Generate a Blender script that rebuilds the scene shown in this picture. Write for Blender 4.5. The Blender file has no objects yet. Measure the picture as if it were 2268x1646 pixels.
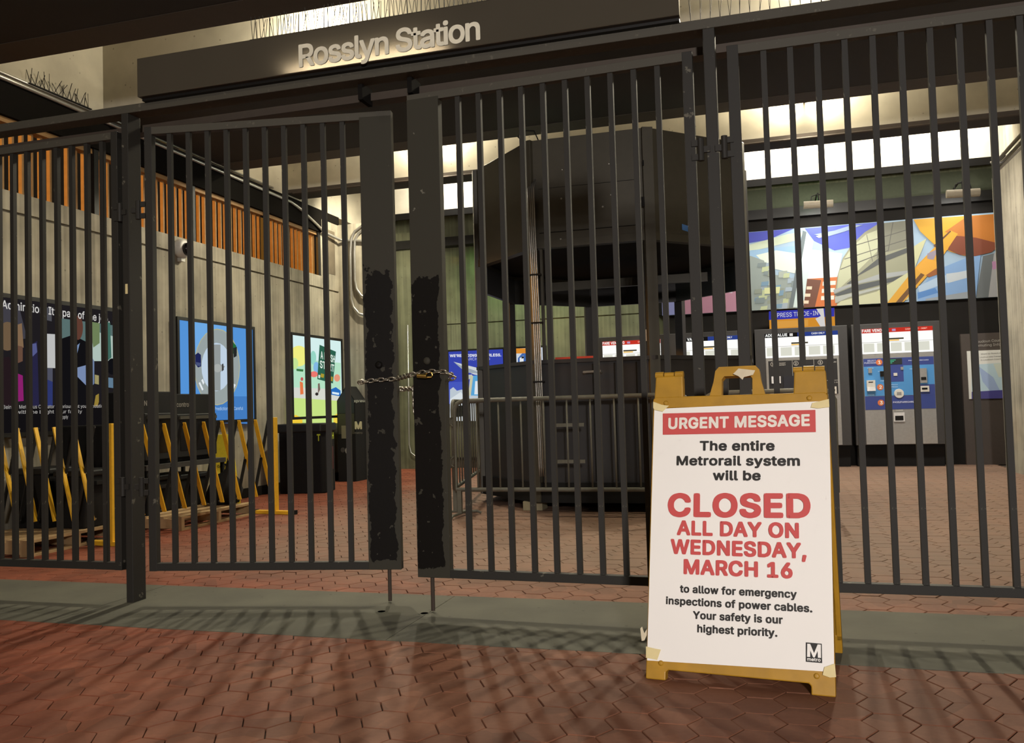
import bpy, bmesh, math, random
from mathutils import Vector, Matrix
random.seed(7)
S = bpy.context.scene
COL = S.collection
PI = math.pi

# ------------------------------------------------------------------ camera
W, H, F = 2268.0, 1646.0, 1918.3
YAW, PITCH, ROLL = 0.284844, 0.0386249, -0.0286738
EYE = Vector((0, 0, 1.0))
_f = Vector((-math.sin(YAW) * math.cos(PITCH), math.cos(YAW) * math.cos(PITCH), math.sin(PITCH)))
_r0 = Vector((math.cos(YAW), math.sin(YAW), 0))
_u0 = _r0.cross(_f)
_r = _r0 * math.cos(ROLL) + _u0 * math.sin(ROLL)
_u = _u0 * math.cos(ROLL) - _r0 * math.sin(ROLL)
cd = bpy.data.cameras.new('camera')
cam = bpy.data.objects.new('camera', cd)
COL.objects.link(cam)
cd.sensor_fit = 'HORIZONTAL'
cd.sensor_width = 36.0
cd.lens = F / W * 36.0
cd.clip_start = 0.05
m = Matrix((_r, _u, -_f)).transposed().to_4x4()
m.translation = EYE
cam.matrix_world = m
S.camera = cam

# ------------------------------------------------------------------ world and exposure
S.view_settings.view_transform = 'Standard'
S.view_settings.look = 'None'
S.view_settings.exposure = 0.0
S.view_settings.gamma = 1.0
S.view_settings.use_curve_mapping = False
wd = bpy.data.worlds.new('night')
S.world = wd
wd.use_nodes = True
bg = wd.node_tree.nodes['Background']
bg.inputs[0].default_value = (1.0, 0.72, 0.45, 1)
bg.inputs[1].default_value = 0.012

WARM = (1.0, 0.91, 0.70)
WHITE = (1.0, 0.95, 0.84)

def area(name, loc, target, sx, sy, power, col, spread=PI):
    d = bpy.data.lights.new(name, 'AREA')
    d.shape = 'RECTANGLE'
    d.size, d.size_y = sx, sy
    d.energy = power
    d.color = col
    d.spread = spread
    o = bpy.data.objects.new(name, d)
    COL.objects.link(o)
    o.location = loc
    dr = Vector(target) - Vector(loc)
    o.rotation_euler = dr.to_track_quat('-Z', 'Y').to_euler()
    return o

def spot(name, loc, target, power, col, size, angle, blend=0.5):
    d = bpy.data.lights.new(name, 'SPOT')
    d.energy = power
    d.color = col
    d.shadow_soft_size = size
    d.spot_size = math.radians(angle)
    d.spot_blend = blend
    o = bpy.data.objects.new(name, d)
    COL.objects.link(o)
    o.location = loc
    dr = Vector(target) - Vector(loc)
    o.rotation_euler = dr.to_track_quat('-Z', 'Y').to_euler()
    return o

def point(name, loc, power, col, size):
    d = bpy.data.lights.new(name, 'POINT')
    d.energy = power
    d.color = col
    d.shadow_soft_size = size
    o = bpy.data.objects.new(name, d)
    COL.objects.link(o)
    o.location = loc
    return o

# added key light behind the photographer, standing in for the unseen front light
area('front_key_light', (2.2, -5.6, 2.7), (-0.2, 3.2, 0.55), 0.6, 0.6, 262, (1.0, 0.93, 0.885), math.radians(110))
CANOPY = (-3.0, 1.42, 3.83)                    # ceiling tube over the pavement, mirrored in the bronze sign
P_CANOPY = 14
# compact lamps in the ceiling bays; the bays behind them are lit concrete
BAY1 = [(-3.58, 6.49), (0.62, 6.49)]
BAY2 = [(-3.84, 9.70), (0.52, 9.70)]
P_BAY1, P_BAY2, P_BAY3 = (250, 215), (330, 330), 360
P_WASH1, P_WASH2 = (125, 120), (170, 190)
P_PIC = (6.5, 4.8)
P_GREEN = 13
P_PIER = 420
# back bay: long tubes along the bay
BAY3 = [(-4.6, 12.85), (-2.2, 12.85), (0.2, 12.85), (2.2, 12.85)]
# sodium street lamp outside the louvred clerestory
spot('street_lamp_light', (-13.0, 2.5, 5.6), (-6.0, 7.6, 3.2), 5200, (1.0, 0.43, 0.06), 0.4, 75)
point('far_street_light', (-9.0, 11.5, 4.6), 130, (1.0, 0.45, 0.08), 0.2)
# unseen fill lights added to brighten the hall floor and ticket machines
area('concourse_fill_light', (-3.0, 12.0, 3.8), (-3.6, 11.0, 0.0), 1.2, 0.5, 70, (0.95, 1.0, 0.80))
area('vending_fill_light', (1.2, 11.0, 3.8), (1.2, 12.2, 0.6), 1.6, 0.3, 120, (1.0, 0.94, 0.84))

# ------------------------------------------------------------------ pixel -> plane helpers (photo frame 2268 x 1646)
def ray(x, y):
    return _r * ((x - W / 2) / F) - _u * ((y - H / 2) / F) + _f
def aty(x, y, Y):
    d = ray(x, y); return EYE + d * (Y / d.y)
def atx(x, y, X):
    d = ray(x, y); return EYE + d * (X / d.x)
def atz(x, y, Z):
    d = ray(x, y); return EYE + d * ((Z - 1.0) / d.z)
def atp(x, y, p, n):
    d = ray(x, y); return EYE + d * ((p - EYE).dot(n) / d.dot(n))

# ------------------------------------------------------------------ materials
MATS = {}
def lin(c):
    return tuple(((v / 255.0) / 12.92 if v / 255.0 <= 0.04045 else ((v / 255.0 + 0.055) / 1.055) ** 2.4) for v in c)

def base(name):
    mt = bpy.data.materials.new(name)
    mt.use_nodes = True
    return mt, mt.node_tree, mt.node_tree.nodes['Principled BSDF']

def N(t, typ, **kw):
    n = t.nodes.new(typ)
    for k, v in kw.items():
        setattr(n, k, v)
    return n

def simple(name, col, rough=0.6, metal=0.0, var=0.15, scale=30, bump=0.0, spec=0.5):
    """plain surface with a little procedural mottling"""
    if name in MATS: return MATS[name]
    mt, t, b = base(name)
    tc = N(t, 'ShaderNodeTexCoord')
    no = N(t, 'ShaderNodeTexNoise'); no.inputs['Scale'].default_value = scale; no.inputs['Detail'].default_value = 4
    t.links.new(tc.outputs['Object'], no.inputs['Vector'])
    mx = N(t, 'ShaderNodeMix', data_type='RGBA')
    mx.inputs[6].default_value = tuple(c * (1 - var) for c in col) + (1,)
    mx.inputs[7].default_value = tuple(min(1, c * (1 + var)) for c in col) + (1,)
    t.links.new(no.outputs['Fac'], mx.inputs[0])
    t.links.new(mx.outputs[2], b.inputs['Base Color'])
    b.inputs['Roughness'].default_value = rough
    b.inputs['Metallic'].default_value = metal
    b.inputs['Specular IOR Level'].default_value = spec
    if bump:
        bp = N(t, 'ShaderNodeBump'); bp.inputs['Strength'].default_value = bump; bp.inputs['Distance'].default_value = 0.01
        t.links.new(no.outputs['Fac'], bp.inputs['Height']); t.links.new(bp.outputs['Normal'], b.inputs['Normal'])
    MATS[name] = mt
    return mt

def emit(name, col, st):
    if name in MATS: return MATS[name]
    mt = bpy.data.materials.new(name); mt.use_nodes = True
    t = mt.node_tree; t.nodes.clear()
    e = N(t, 'ShaderNodeEmission'); o = N(t, 'ShaderNodeOutputMaterial')
    e.inputs[0].default_value = tuple(col) + (1,); e.inputs[1].default_value = st
    t.links.new(e.outputs[0], o.inputs[0])
    MATS[name] = mt
    return mt

def inkm(c, lit=0.0):
    """flat print: sRGB colour; lit > 0 = backlit print"""
    c = tuple(int(v) for v in c)
    k = 'ink_%02x%02x%02x_%d' % (c + (int(lit * 100),))
    if k in MATS: return MATS[k]
    if lit > 0:
        return emit(k, lin(c), lit)
    mt, t, b = base(k)
    b.inputs['Base Color'].default_value = lin(c) + (1,)
    b.inputs['Roughness'].default_value = 0.55
    MATS[k] = mt
    return mt

def chipped(name, paint, under, amount, scale=16, rough=0.5, patch=None):
    """painted steel with chips; patch = fresh black paint over the lower, central part (object coords)"""
    mt, t, b = base(name)
    tc = N(t, 'ShaderNodeTexCoord')
    n1 = N(t, 'ShaderNodeTexNoise'); n1.inputs['Scale'].default_value = scale; n1.inputs['Detail'].default_value = 5; n1.inputs['Roughness'].default_value = 0.6
    t.links.new(tc.outputs['Object'], n1.inputs['Vector'])
    rp = N(t, 'ShaderNodeValToRGB')
    rp.color_ramp.elements[0].position = amount; rp.color_ramp.elements[0].color = (0, 0, 0, 1)
    rp.color_ramp.elements[1].position = amount + 0.03; rp.color_ramp.elements[1].color = (1, 1, 1, 1)
    t.links.new(n1.outputs['Fac'], rp.inputs[0])
    mx = N(t, 'ShaderNodeMix', data_type='RGBA')
    mx.inputs[6].default_value = tuple(paint) + (1,); mx.inputs[7].default_value = tuple(under) + (1,)
    t.links.new(rp.outputs[0], mx.inputs[0])
    out = mx.outputs[2]
    if patch:
        x0, x1, ztop = patch
        sp = N(t, 'ShaderNodeSeparateXYZ'); t.links.new(tc.outputs['Object'], sp.inputs[0])
        n2 = N(t, 'ShaderNodeTexNoise'); n2.inputs['Scale'].default_value = 9; n2.inputs['Detail'].default_value = 6; n2.inputs['Roughness'].default_value = 0.65
        t.links.new(tc.outputs['Object'], n2.inputs['Vector'])
        def mth(op, a, bb):
            q = N(t, 'ShaderNodeMath', operation=op)
            for i, v in enumerate((a, bb)):
                if isinstance(v, (int, float)): q.inputs[i].default_value = v
                else: t.links.new(v, q.inputs[i])
            return q.outputs[0]
        cx, hw = (x0 + x1) / 2, (x1 - x0) / 2
        dist = mth('ABSOLUTE', mth('SUBTRACT', sp.outputs[0], cx), 0)
        wob = mth('MULTIPLY', mth('SUBTRACT', n2.outputs['Fac'], 0.5), 0.09)
        inx = mth('LESS_THAN', mth('ADD', dist, wob), hw)
        inz = mth('LESS_THAN', mth('ADD', sp.outputs[2], mth('MULTIPLY', wob, 4.0)), ztop)
        n3 = N(t, 'ShaderNodeTexNoise'); n3.inputs['Scale'].default_value = 22; n3.inputs['Detail'].default_value = 3
        t.links.new(tc.outputs['Object'], n3.inputs['Vector'])
        hole = mth('LESS_THAN', n3.outputs['Fac'], 0.66)
        inzb = mth('GREATER_THAN', mth('ADD', sp.outputs[2], wob), 0.22)
        fac = mth('MULTIPLY', mth('MULTIPLY', inx, inz), mth('MULTIPLY', hole, inzb))
        m2 = N(t, 'ShaderNodeMix', data_type='RGBA')
        m2.inputs[7].default_value = (0.006, 0.005, 0.004, 1)
        t.links.new(fac, m2.inputs[0]); t.links.new(out, m2.inputs[6])
        out = m2.outputs[2]
    t.links.new(out, b.inputs['Base Color'])
    b.inputs['Roughness'].default_value = rough
    b.inputs['Specular IOR Level'].default_value = 0.12 if patch else 0.3
    bp = N(t, 'ShaderNodeBump'); bp.inputs['Strength'].default_value = 0.15; bp.inputs['Distance'].default_value = 0.004
    t.links.new(n1.outputs['Fac'], bp.inputs['Height']); t.links.new(bp.outputs['Normal'], b.inputs['Normal'])
    MATS[name] = mt
    return mt

def concrete(name, col, streak=True, dark=0.45):
    mt, t, b = base(name)
    tc = N(t, 'ShaderNodeTexCoord'); mp = N(t, 'ShaderNodeMapping')
    mp.inputs['Scale'].default_value = (22, 22, 0.5) if streak else (1.2, 1.2, 1.2)
    t.links.new(tc.outputs['Object'], mp.inputs[0])
    n1 = N(t, 'ShaderNodeTexNoise'); n1.inputs['Scale'].default_value = 1.0; n1.inputs['Detail'].default_value = 5
    t.links.new(mp.outputs[0], n1.inputs['Vector'])
    n2 = N(t, 'ShaderNodeTexNoise'); n2.inputs['Scale'].default_value = 3.0; n2.inputs['Detail'].default_value = 6
    t.links.new(tc.outputs['Object'], n2.inputs['Vector'])
    vo = N(t, 'ShaderNodeTexVoronoi'); vo.inputs['Scale'].default_value = 9
    t.links.new(tc.outputs['Object'], vo.inputs['Vector'])
    pr = N(t, 'ShaderNodeValToRGB'); pr.color_ramp.elements[0].position = 0.05; pr.color_ramp.elements[0].color = (0.55, 0.55, 0.55, 1)
    pr.color_ramp.elements[1].position = 0.09; pr.color_ramp.elements[1].color = (1, 1, 1, 1)
    t.links.new(vo.outputs['Distance'], pr.inputs[0])
    ad = N(t, 'ShaderNodeMath', operation='ADD'); t.links.new(n1.outputs['Fac'], ad.inputs[0]); t.links.new(n2.outputs['Fac'], ad.inputs[1])
    rp = N(t, 'ShaderNodeValToRGB')
    rp.color_ramp.elements[0].position = 0.35; rp.color_ramp.elements[0].color = tuple(c * dark for c in col) + (1,)
    rp.color_ramp.elements[1].position = 0.60; rp.color_ramp.elements[1].color = tuple(col) + (1,)
    dv = N(t, 'ShaderNodeMath', operation='MULTIPLY'); dv.inputs[1].default_value = 0.5
    t.links.new(ad.outputs[0], dv.inputs[0]); t.links.new(dv.outputs[0], rp.inputs[0])
    mu = N(t, 'ShaderNodeMix', data_type='RGBA', blend_type='MULTIPLY'); mu.inputs[0].default_value = 1
    t.links.new(rp.outputs[0], mu.inputs[6]); t.links.new(pr.outputs[0], mu.inputs[7])
    t.links.new(mu.outputs[2], b.inputs['Base Color'])
    b.inputs['Roughness'].default_value = 0.85
    bp = N(t, 'ShaderNodeBump'); bp.inputs['Strength'].default_value = 0.35; bp.inputs['Distance'].default_value = 0.01
    t.links.new(ad.outputs[0], bp.inputs['Height']); t.links.new(bp.outputs['Normal'], b.inputs['Normal'])
    MATS[name] = mt
    return mt

def paver_mat():
    mt, t, b = base('clay_paver')
    tc = N(t, 'ShaderNodeTexCoord'); oi = N(t, 'ShaderNodeObjectInfo')
    geo = N(t, 'ShaderNodeNewGeometry')
    n1 = N(t, 'ShaderNodeTexNoise'); n1.inputs['Scale'].default_value = 2.2; n1.inputs['Detail'].default_value = 4
    t.links.new(geo.outputs['Position'], n1.inputs['Vector'])
    n2 = N(t, 'ShaderNodeTexNoise'); n2.inputs['Scale'].default_value = 45; n2.inputs['Detail'].default_value = 3
    t.links.new(geo.outputs['Position'], n2.inputs['Vector'])
    n3 = N(t, 'ShaderNodeTexVoronoi'); n3.inputs['Scale'].default_value = 6.5
    t.links.new(geo.outputs['Position'], n3.inputs['Vector'])
    rp = N(t, 'ShaderNodeValToRGB')
    rp.color_ramp.elements[0].position = 0.3; rp.color_ramp.elements[0].color = (0.140, 0.052, 0.027, 1)
    rp.color_ramp.elements[1].position = 0.72; rp.color_ramp.elements[1].color = (0.235, 0.098, 0.054, 1)
    mm = N(t, 'ShaderNodeMath', operation='MULTIPLY_ADD'); mm.inputs[1].default_value = 0.25
    t.links.new(n2.outputs['Fac'], mm.inputs[0]); 
    m3 = N(t, 'ShaderNodeMath', operation='MULTIPLY'); m3.inputs[1].default_value = 0.75
    t.links.new(n1.outputs['Fac'], m3.inputs[0]); t.links.new(m3.outputs[0], mm.inputs[2])
    t.links.new(mm.outputs[0], rp.inputs[0])
    sp = N(t, 'ShaderNodeSeparateColor'); t.links.new(n3.outputs['Color'], sp.inputs[0])
    mr = N(t, 'ShaderNodeMapRange'); mr.inputs[3].default_value = 0.78; mr.inputs[4].default_value = 1.12
    t.links.new(sp.outputs[0], mr.inputs[0])
    mu = N(t, 'ShaderNodeVectorMath', operation='SCALE')
    t.links.new(rp.outputs[0], mu.inputs[0]); t.links.new(mr.outputs[0], mu.inputs[3])
    sx = N(t, 'ShaderNodeSeparateXYZ'); t.links.new(geo.outputs['Position'], sx.inputs[0])
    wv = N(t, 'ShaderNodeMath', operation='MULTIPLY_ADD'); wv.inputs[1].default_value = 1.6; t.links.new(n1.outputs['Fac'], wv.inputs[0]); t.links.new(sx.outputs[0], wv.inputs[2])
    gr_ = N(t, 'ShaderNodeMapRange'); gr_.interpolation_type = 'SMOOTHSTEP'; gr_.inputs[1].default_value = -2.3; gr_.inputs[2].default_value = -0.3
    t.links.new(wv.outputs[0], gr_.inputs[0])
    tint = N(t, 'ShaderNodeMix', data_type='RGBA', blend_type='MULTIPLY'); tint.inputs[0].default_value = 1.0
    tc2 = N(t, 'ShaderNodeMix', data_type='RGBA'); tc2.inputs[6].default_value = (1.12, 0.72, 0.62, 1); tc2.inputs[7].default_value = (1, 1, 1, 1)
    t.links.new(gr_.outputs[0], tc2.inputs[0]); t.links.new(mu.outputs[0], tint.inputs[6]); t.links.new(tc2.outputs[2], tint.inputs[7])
    # grazing floor sheen inside the hall, painted in as paler, greyer paving
    iy = N(t, 'ShaderNodeMapRange'); iy.interpolation_type = 'SMOOTHSTEP'; iy.inputs[1].default_value = 4.2; iy.inputs[2].default_value = 5.6
    t.links.new(sx.outputs[1], iy.inputs[0])
    ig = N(t, 'ShaderNodeMath', operation='MULTIPLY'); t.links.new(iy.outputs[0], ig.inputs[0])
    ix = N(t, 'ShaderNodeMapRange'); ix.interpolation_type = 'SMOOTHSTEP'; ix.inputs[1].default_value = -4.2; ix.inputs[2].default_value = -2.4; t.links.new(wv.outputs[0], ix.inputs[0])
    t.links.new(ix.outputs[0], ig.inputs[1])
    ig2 = N(t, 'ShaderNodeMath', operation='MULTIPLY'); t.links.new(ig.outputs[0], ig2.inputs[0]); ig2.inputs[1].default_value = 0.6
    sheen = N(t, 'ShaderNodeMix', data_type='RGBA'); sheen.inputs[7].default_value = (0.225, 0.165, 0.12, 1)
    t.links.new(ig2.outputs[0], sheen.inputs[0]); t.links.new(tint.outputs[2], sheen.inputs[6])
    t.links.new(sheen.outputs[2], b.inputs['Base Color'])
    b.inputs['Roughness'].default_value = 0.72
    b.inputs['Specular IOR Level'].default_value = 0.3
    bp = N(t, 'ShaderNodeBump'); bp.inputs['Strength'].default_value = 0.12; bp.inputs['Distance'].default_value = 0.005
    t.links.new(n2.outputs['Fac'], bp.inputs['Height']); t.links.new(bp.outputs['Normal'], b.inputs['Normal'])
    return mt

M_PAVER = paver_mat()
M_MORTAR = simple('mortar', (0.065, 0.048, 0.034), 0.9, scale=60)
M_STRIP = concrete('threshold_concrete', (0.102, 0.098, 0.07), False, 0.62)
M_CONC = concrete('board_concrete', (0.37, 0.335, 0.255), True, 0.5)
M_BAY = concrete('bay_concrete', (0.46, 0.42, 0.33), False, 0.72)
M_BACK = concrete('back_concrete', (0.165, 0.17, 0.10), True, 0.5)
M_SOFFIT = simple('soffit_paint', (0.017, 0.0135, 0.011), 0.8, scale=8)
M_LIP = simple('lip_bronze', (0.052, 0.038, 0.027), 0.7, scale=20)
M_DARK = simple('dark_wall_paint', (0.012, 0.0105, 0.009), 0.85, scale=5, spec=0.2)
M_STEEL = chipped('gate_paint', (0.022, 0.020, 0.0165), (0.10, 0.092, 0.07), 0.645, 16, 0.65)
M_RAIL = chipped('gate_paint_lit', (0.062, 0.056, 0.043), (0.10, 0.092, 0.07), 0.62, 34, 0.65)  # gate paint lightened to show lamplight on header and top rails
M_PLATE_L = chipped('lock_plate_paint_a', (0.040, 0.037, 0.028), (0.15, 0.14, 0.11), 0.68, 20, 0.6, (1.203, 1.342, 1.72))
M_PLATE_R = chipped('lock_plate_paint_b', (0.040, 0.037, 0.028), (0.15, 0.14, 0.11), 0.68, 20, 0.6, (-1.412, -1.268, 1.62))
M_BRONZE = simple('bronze_sign', (0.115, 0.098, 0.072), 0.11, 0.45, 0.08, 3, 0.02)
M_GALV = simple('galvanised', (0.125, 0.12, 0.092), 0.6, 0.1, 0.2, 30)
M_PIPE = simple('conduit_steel', (0.42, 0.41, 0.38), 0.35, 0.8, 0.15, 40)
M_BRASS = simple('brass', (0.45, 0.30, 0.08), 0.3, 0.9)
M_CHAIN = simple('chain_steel', (0.34, 0.31, 0.25), 0.35, 0.9)
M_RUST = simple('rod_steel', (0.05, 0.035, 0.025), 0.7, 0.3)
M_KIOSK = simple('kiosk_brown', (0.060, 0.054, 0.038), 0.5, 0.1, 0.15, 12)
M_KIOSKD = simple('kiosk_dark', (0.018, 0.017, 0.018), 0.5)
M_BLACK = simple('black_plastic', (0.010, 0.0095, 0.009), 0.8, spec=0.2)
M_BLACKG = simple('black_gloss', (0.012, 0.0115, 0.011), 0.5, spec=0.3)
M_YEL = simple('yellow_plastic', (0.40, 0.21, 0.012), 0.5, 0, 0.3, 14, 0.1)
M_YELB = simple('barricade_yellow', (0.80, 0.45, 0.022), 0.5)
M_YELC = simple('caution_yellow', (0.80, 0.66, 0.03), 0.45)
M_PAPER = simple('paper', (0.86, 0.83, 0.78), 0.6, 0, 0.02, 5, 0.03)
M_TAPE = simple('masking_tape', (0.72, 0.60, 0.30), 0.6, 0, 0.1, 30)
M_WTAPE = simple('white_tape', (0.62, 0.54, 0.38), 0.6)
M_WOOD = simple('pallet_wood', (0.38, 0.25, 0.12), 0.8, 0, 0.25, 25)
M_BLOCK = simple('block_wood', (0.30, 0.26, 0.16), 0.8)
M_SLAT = simple('louvre_wood', (0.30, 0.165, 0.055), 0.7, 0, 0.3, 12)
M_FRAME = simple('frame_black', (0.009, 0.008, 0.007), 0.5, spec=0.3)
M_GREY = simple('vending_grey', (0.27, 0.265, 0.25), 0.5, 0.2)
M_GLASSDOME = simple('smoked_dome', (0.01, 0.01, 0.012), 0.1)
M_WHITEP = simple('white_plastic', (0.62, 0.60, 0.54), 0.5)
M_LAMPW = emit('lamp_tube', (1.0, 0.93, 0.78), 14.0)
M_SOCK = simple('socket_dark', (0.008, 0.007, 0.006), 0.9, spec=0.1)

# ------------------------------------------------------------------ mesh builder
class MB:
    def __init__(s): s.v = []; s.f = []; s.m = []
    def add(s, vs, fs, mi=0):
        k = len(s.v); s.v += [tuple(v) for v in vs]
        for f in fs: s.f.append([k + i for i in f]); s.m.append(mi)
        return s
    def box(s, x0, x1, y0, y1, z0, z1, mi=0):
        return s.obox(Vector(((x0 + x1) / 2, (y0 + y1) / 2, (z0 + z1) / 2)), (x1 - x0, y1 - y0, z1 - z0), None, mi)
    def obox(s, c, size, mat=None, mi=0):
        hx, hy, hz = [q / 2 for q in size]
        vs = []
        for z in (-hz, hz):
            for x, y in ((-hx, -hy), (hx, -hy), (hx, hy), (-hx, hy)):
                p = Vector((x, y, z))
                if mat is not None: p = mat @ p
                vs.append(p + Vector(c))
        return s.add(vs, [(3, 2, 1, 0), (4, 5, 6, 7), (0, 1, 5, 4), (1, 2, 6, 5), (2, 3, 7, 6), (3, 0, 4, 7)], mi)
    def bar(s, a, b, w, d, up=(0, 0, 1), mi=0):
        """rectangular bar from a to b"""
        a, b = Vector(a), Vector(b); z = (b - a).normalized(); upv = Vector(up)
        if abs(z.dot(upv)) > 0.98: upv = Vector((0, 1, 0))
        x = upv.cross(z).normalized(); y = z.cross(x)
        R = Matrix((x, y, z)).transposed()
        return s.obox((a + b) / 2, (w, d, (b - a).length), R, mi)
    def tube(s, pts, r, n=8, closed=False, mi=0):
        pts = [Vector(p) for p in pts]; L = len(pts); k0 = len(s.v); prev = None
        for i, p in enumerate(pts):
            if closed: t = pts[(i + 1) % L] - pts[i - 1]
            else: t = pts[min(i + 1, L - 1)] - pts[max(i - 1, 0)]
            t.normalize()
            ref = prev if prev is not None else (Vector((0, 0, 1)) if abs(t.z) < 0.9 else Vector((1, 0, 0)))
            x = (ref - t * ref.dot(t)).normalized(); y = t.cross(x); prev = x
            for j in range(n):
                a = 2 * PI * j / n
                s.v.append(tuple(p + x * (r * math.cos(a)) + y * (r * math.sin(a))))
        segs = L if closed else L - 1
        for i in range(segs):
            for j in range(n):
                a = k0 + i * n + j; b = k0 + i * n + (j + 1) % n; i2 = (i + 1) % L
                s.f.append([a, b, k0 + i2 * n + (j + 1) % n, k0 + i2 * n + j]); s.m.append(mi)
        if not closed:
            s.f.append([k0 + j for j in range(n)][::-1]); s.m.append(mi)
            s.f.append([k0 + (L - 1) * n + j for j in range(n)]); s.m.append(mi)
        return s
    def cyl(s, a, b, r, n=16, mi=0): return s.tube([a, b], r, n, False, mi)
    def prism(s, poly, o, u, v, n, d0, d1, mi=0):
        """2D polygon in (u,v), extruded along n from d0 to d1"""
        o, u, v, n = Vector(o), Vector(u), Vector(v), Vector(n); k = len(poly)
        vs = [o + u * p[0] + v * p[1] + n * d0 for p in poly] + [o + u * p[0] + v * p[1] + n * d1 for p in poly]
        fs = [list(range(k))[::-1], list(range(k, 2 * k))] + [[i, (i + 1) % k, k + (i + 1) % k, k + i] for i in range(k)]
        return s.add(vs, fs, mi)
    def lathe(s, prof, c, ax=(0, 0, 1), n=20, mi=0):
        ax = Vector(ax).normalized(); x = (Vector((1, 0, 0)) if abs(ax.x) < 0.9 else Vector((0, 1, 0))); x = (x - ax * x.dot(ax)).normalized(); y = ax.cross(x)
        k0 = len(s.v); c = Vector(c)
        for r, h in prof:
            for j in range(n):
                a = 2 * PI * j / n; s.v.append(tuple(c + ax * h + x * r * math.cos(a) + y * r * math.sin(a)))
        for i in range(len(prof) - 1):
            for j in range(n):
                s.f.append([k0 + i * n + j, k0 + i * n + (j + 1) % n, k0 + (i + 1) * n + (j + 1) % n, k0 + (i + 1) * n + j]); s.m.append(mi)
        s.f.append([k0 + j for j in range(n)][::-1]); s.m.append(mi)
        s.f.append([k0 + (len(prof) - 1) * n + j for j in range(n)]); s.m.append(mi)
        return s
    def mesh(s, name, mats, smooth=False):
        me = bpy.data.meshes.new(name)
        me.from_pydata(s.v, [], s.f)
        for q in (mats if isinstance(mats, (list, tuple)) else [mats]): me.materials.append(q)
        if any(s.m): me.polygons.foreach_set('material_index', s.m)
        if smooth: me.polygons.foreach_set('use_smooth', [True] * len(me.polygons))
        me.update()
        bm = bmesh.new(); bm.from_mesh(me); bmesh.ops.recalc_face_normals(bm, faces=bm.faces); bm.to_mesh(me); bm.free()
        return me
    def build(s, name, mats, parent=None, world=False, smooth=False, bevel=0):
        me = s.mesh(name, mats, smooth)
        if world and parent is not None: me.transform(root_matrix(parent).inverted())
        o = bpy.data.objects.new(name, me); COL.objects.link(o)
        if parent is not None: o.parent = parent
        if bevel:
            md = o.modifiers.new('bevel', 'BEVEL'); md.width = bevel; md.segments = 2; md.limit_method = 'ANGLE'
        return o

def root_matrix(o):
    mt = Matrix.Identity(4)
    while o is not None:
        mt = Matrix.Translation(o.location) @ o.rotation_euler.to_matrix().to_4x4() @ mt
        o = o.parent
    return mt

def tag(o, label=None, cat=None, group=None, kind=None):
    if label: o['label'] = label
    if cat: o['category'] = cat
    if group: o['group'] = group
    if kind: o['kind'] = kind
    return o

def thing(name, label, cat, loc=(0, 0, 0), rz=0, group=None):
    o = bpy.data.objects.new(name, None); COL.objects.link(o)
    o.empty_display_size = 0.1
    o.location = loc; o.rotation_euler = (0, 0, rz)
    return tag(o, label, cat, group)

def inst(name, me, parent, loc=(0, 0, 0), rz=0):
    o = bpy.data.objects.new(name, me); COL.objects.link(o)
    o.parent = parent; o.location = loc; o.rotation_euler = (0, 0, rz)
    return o

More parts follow.
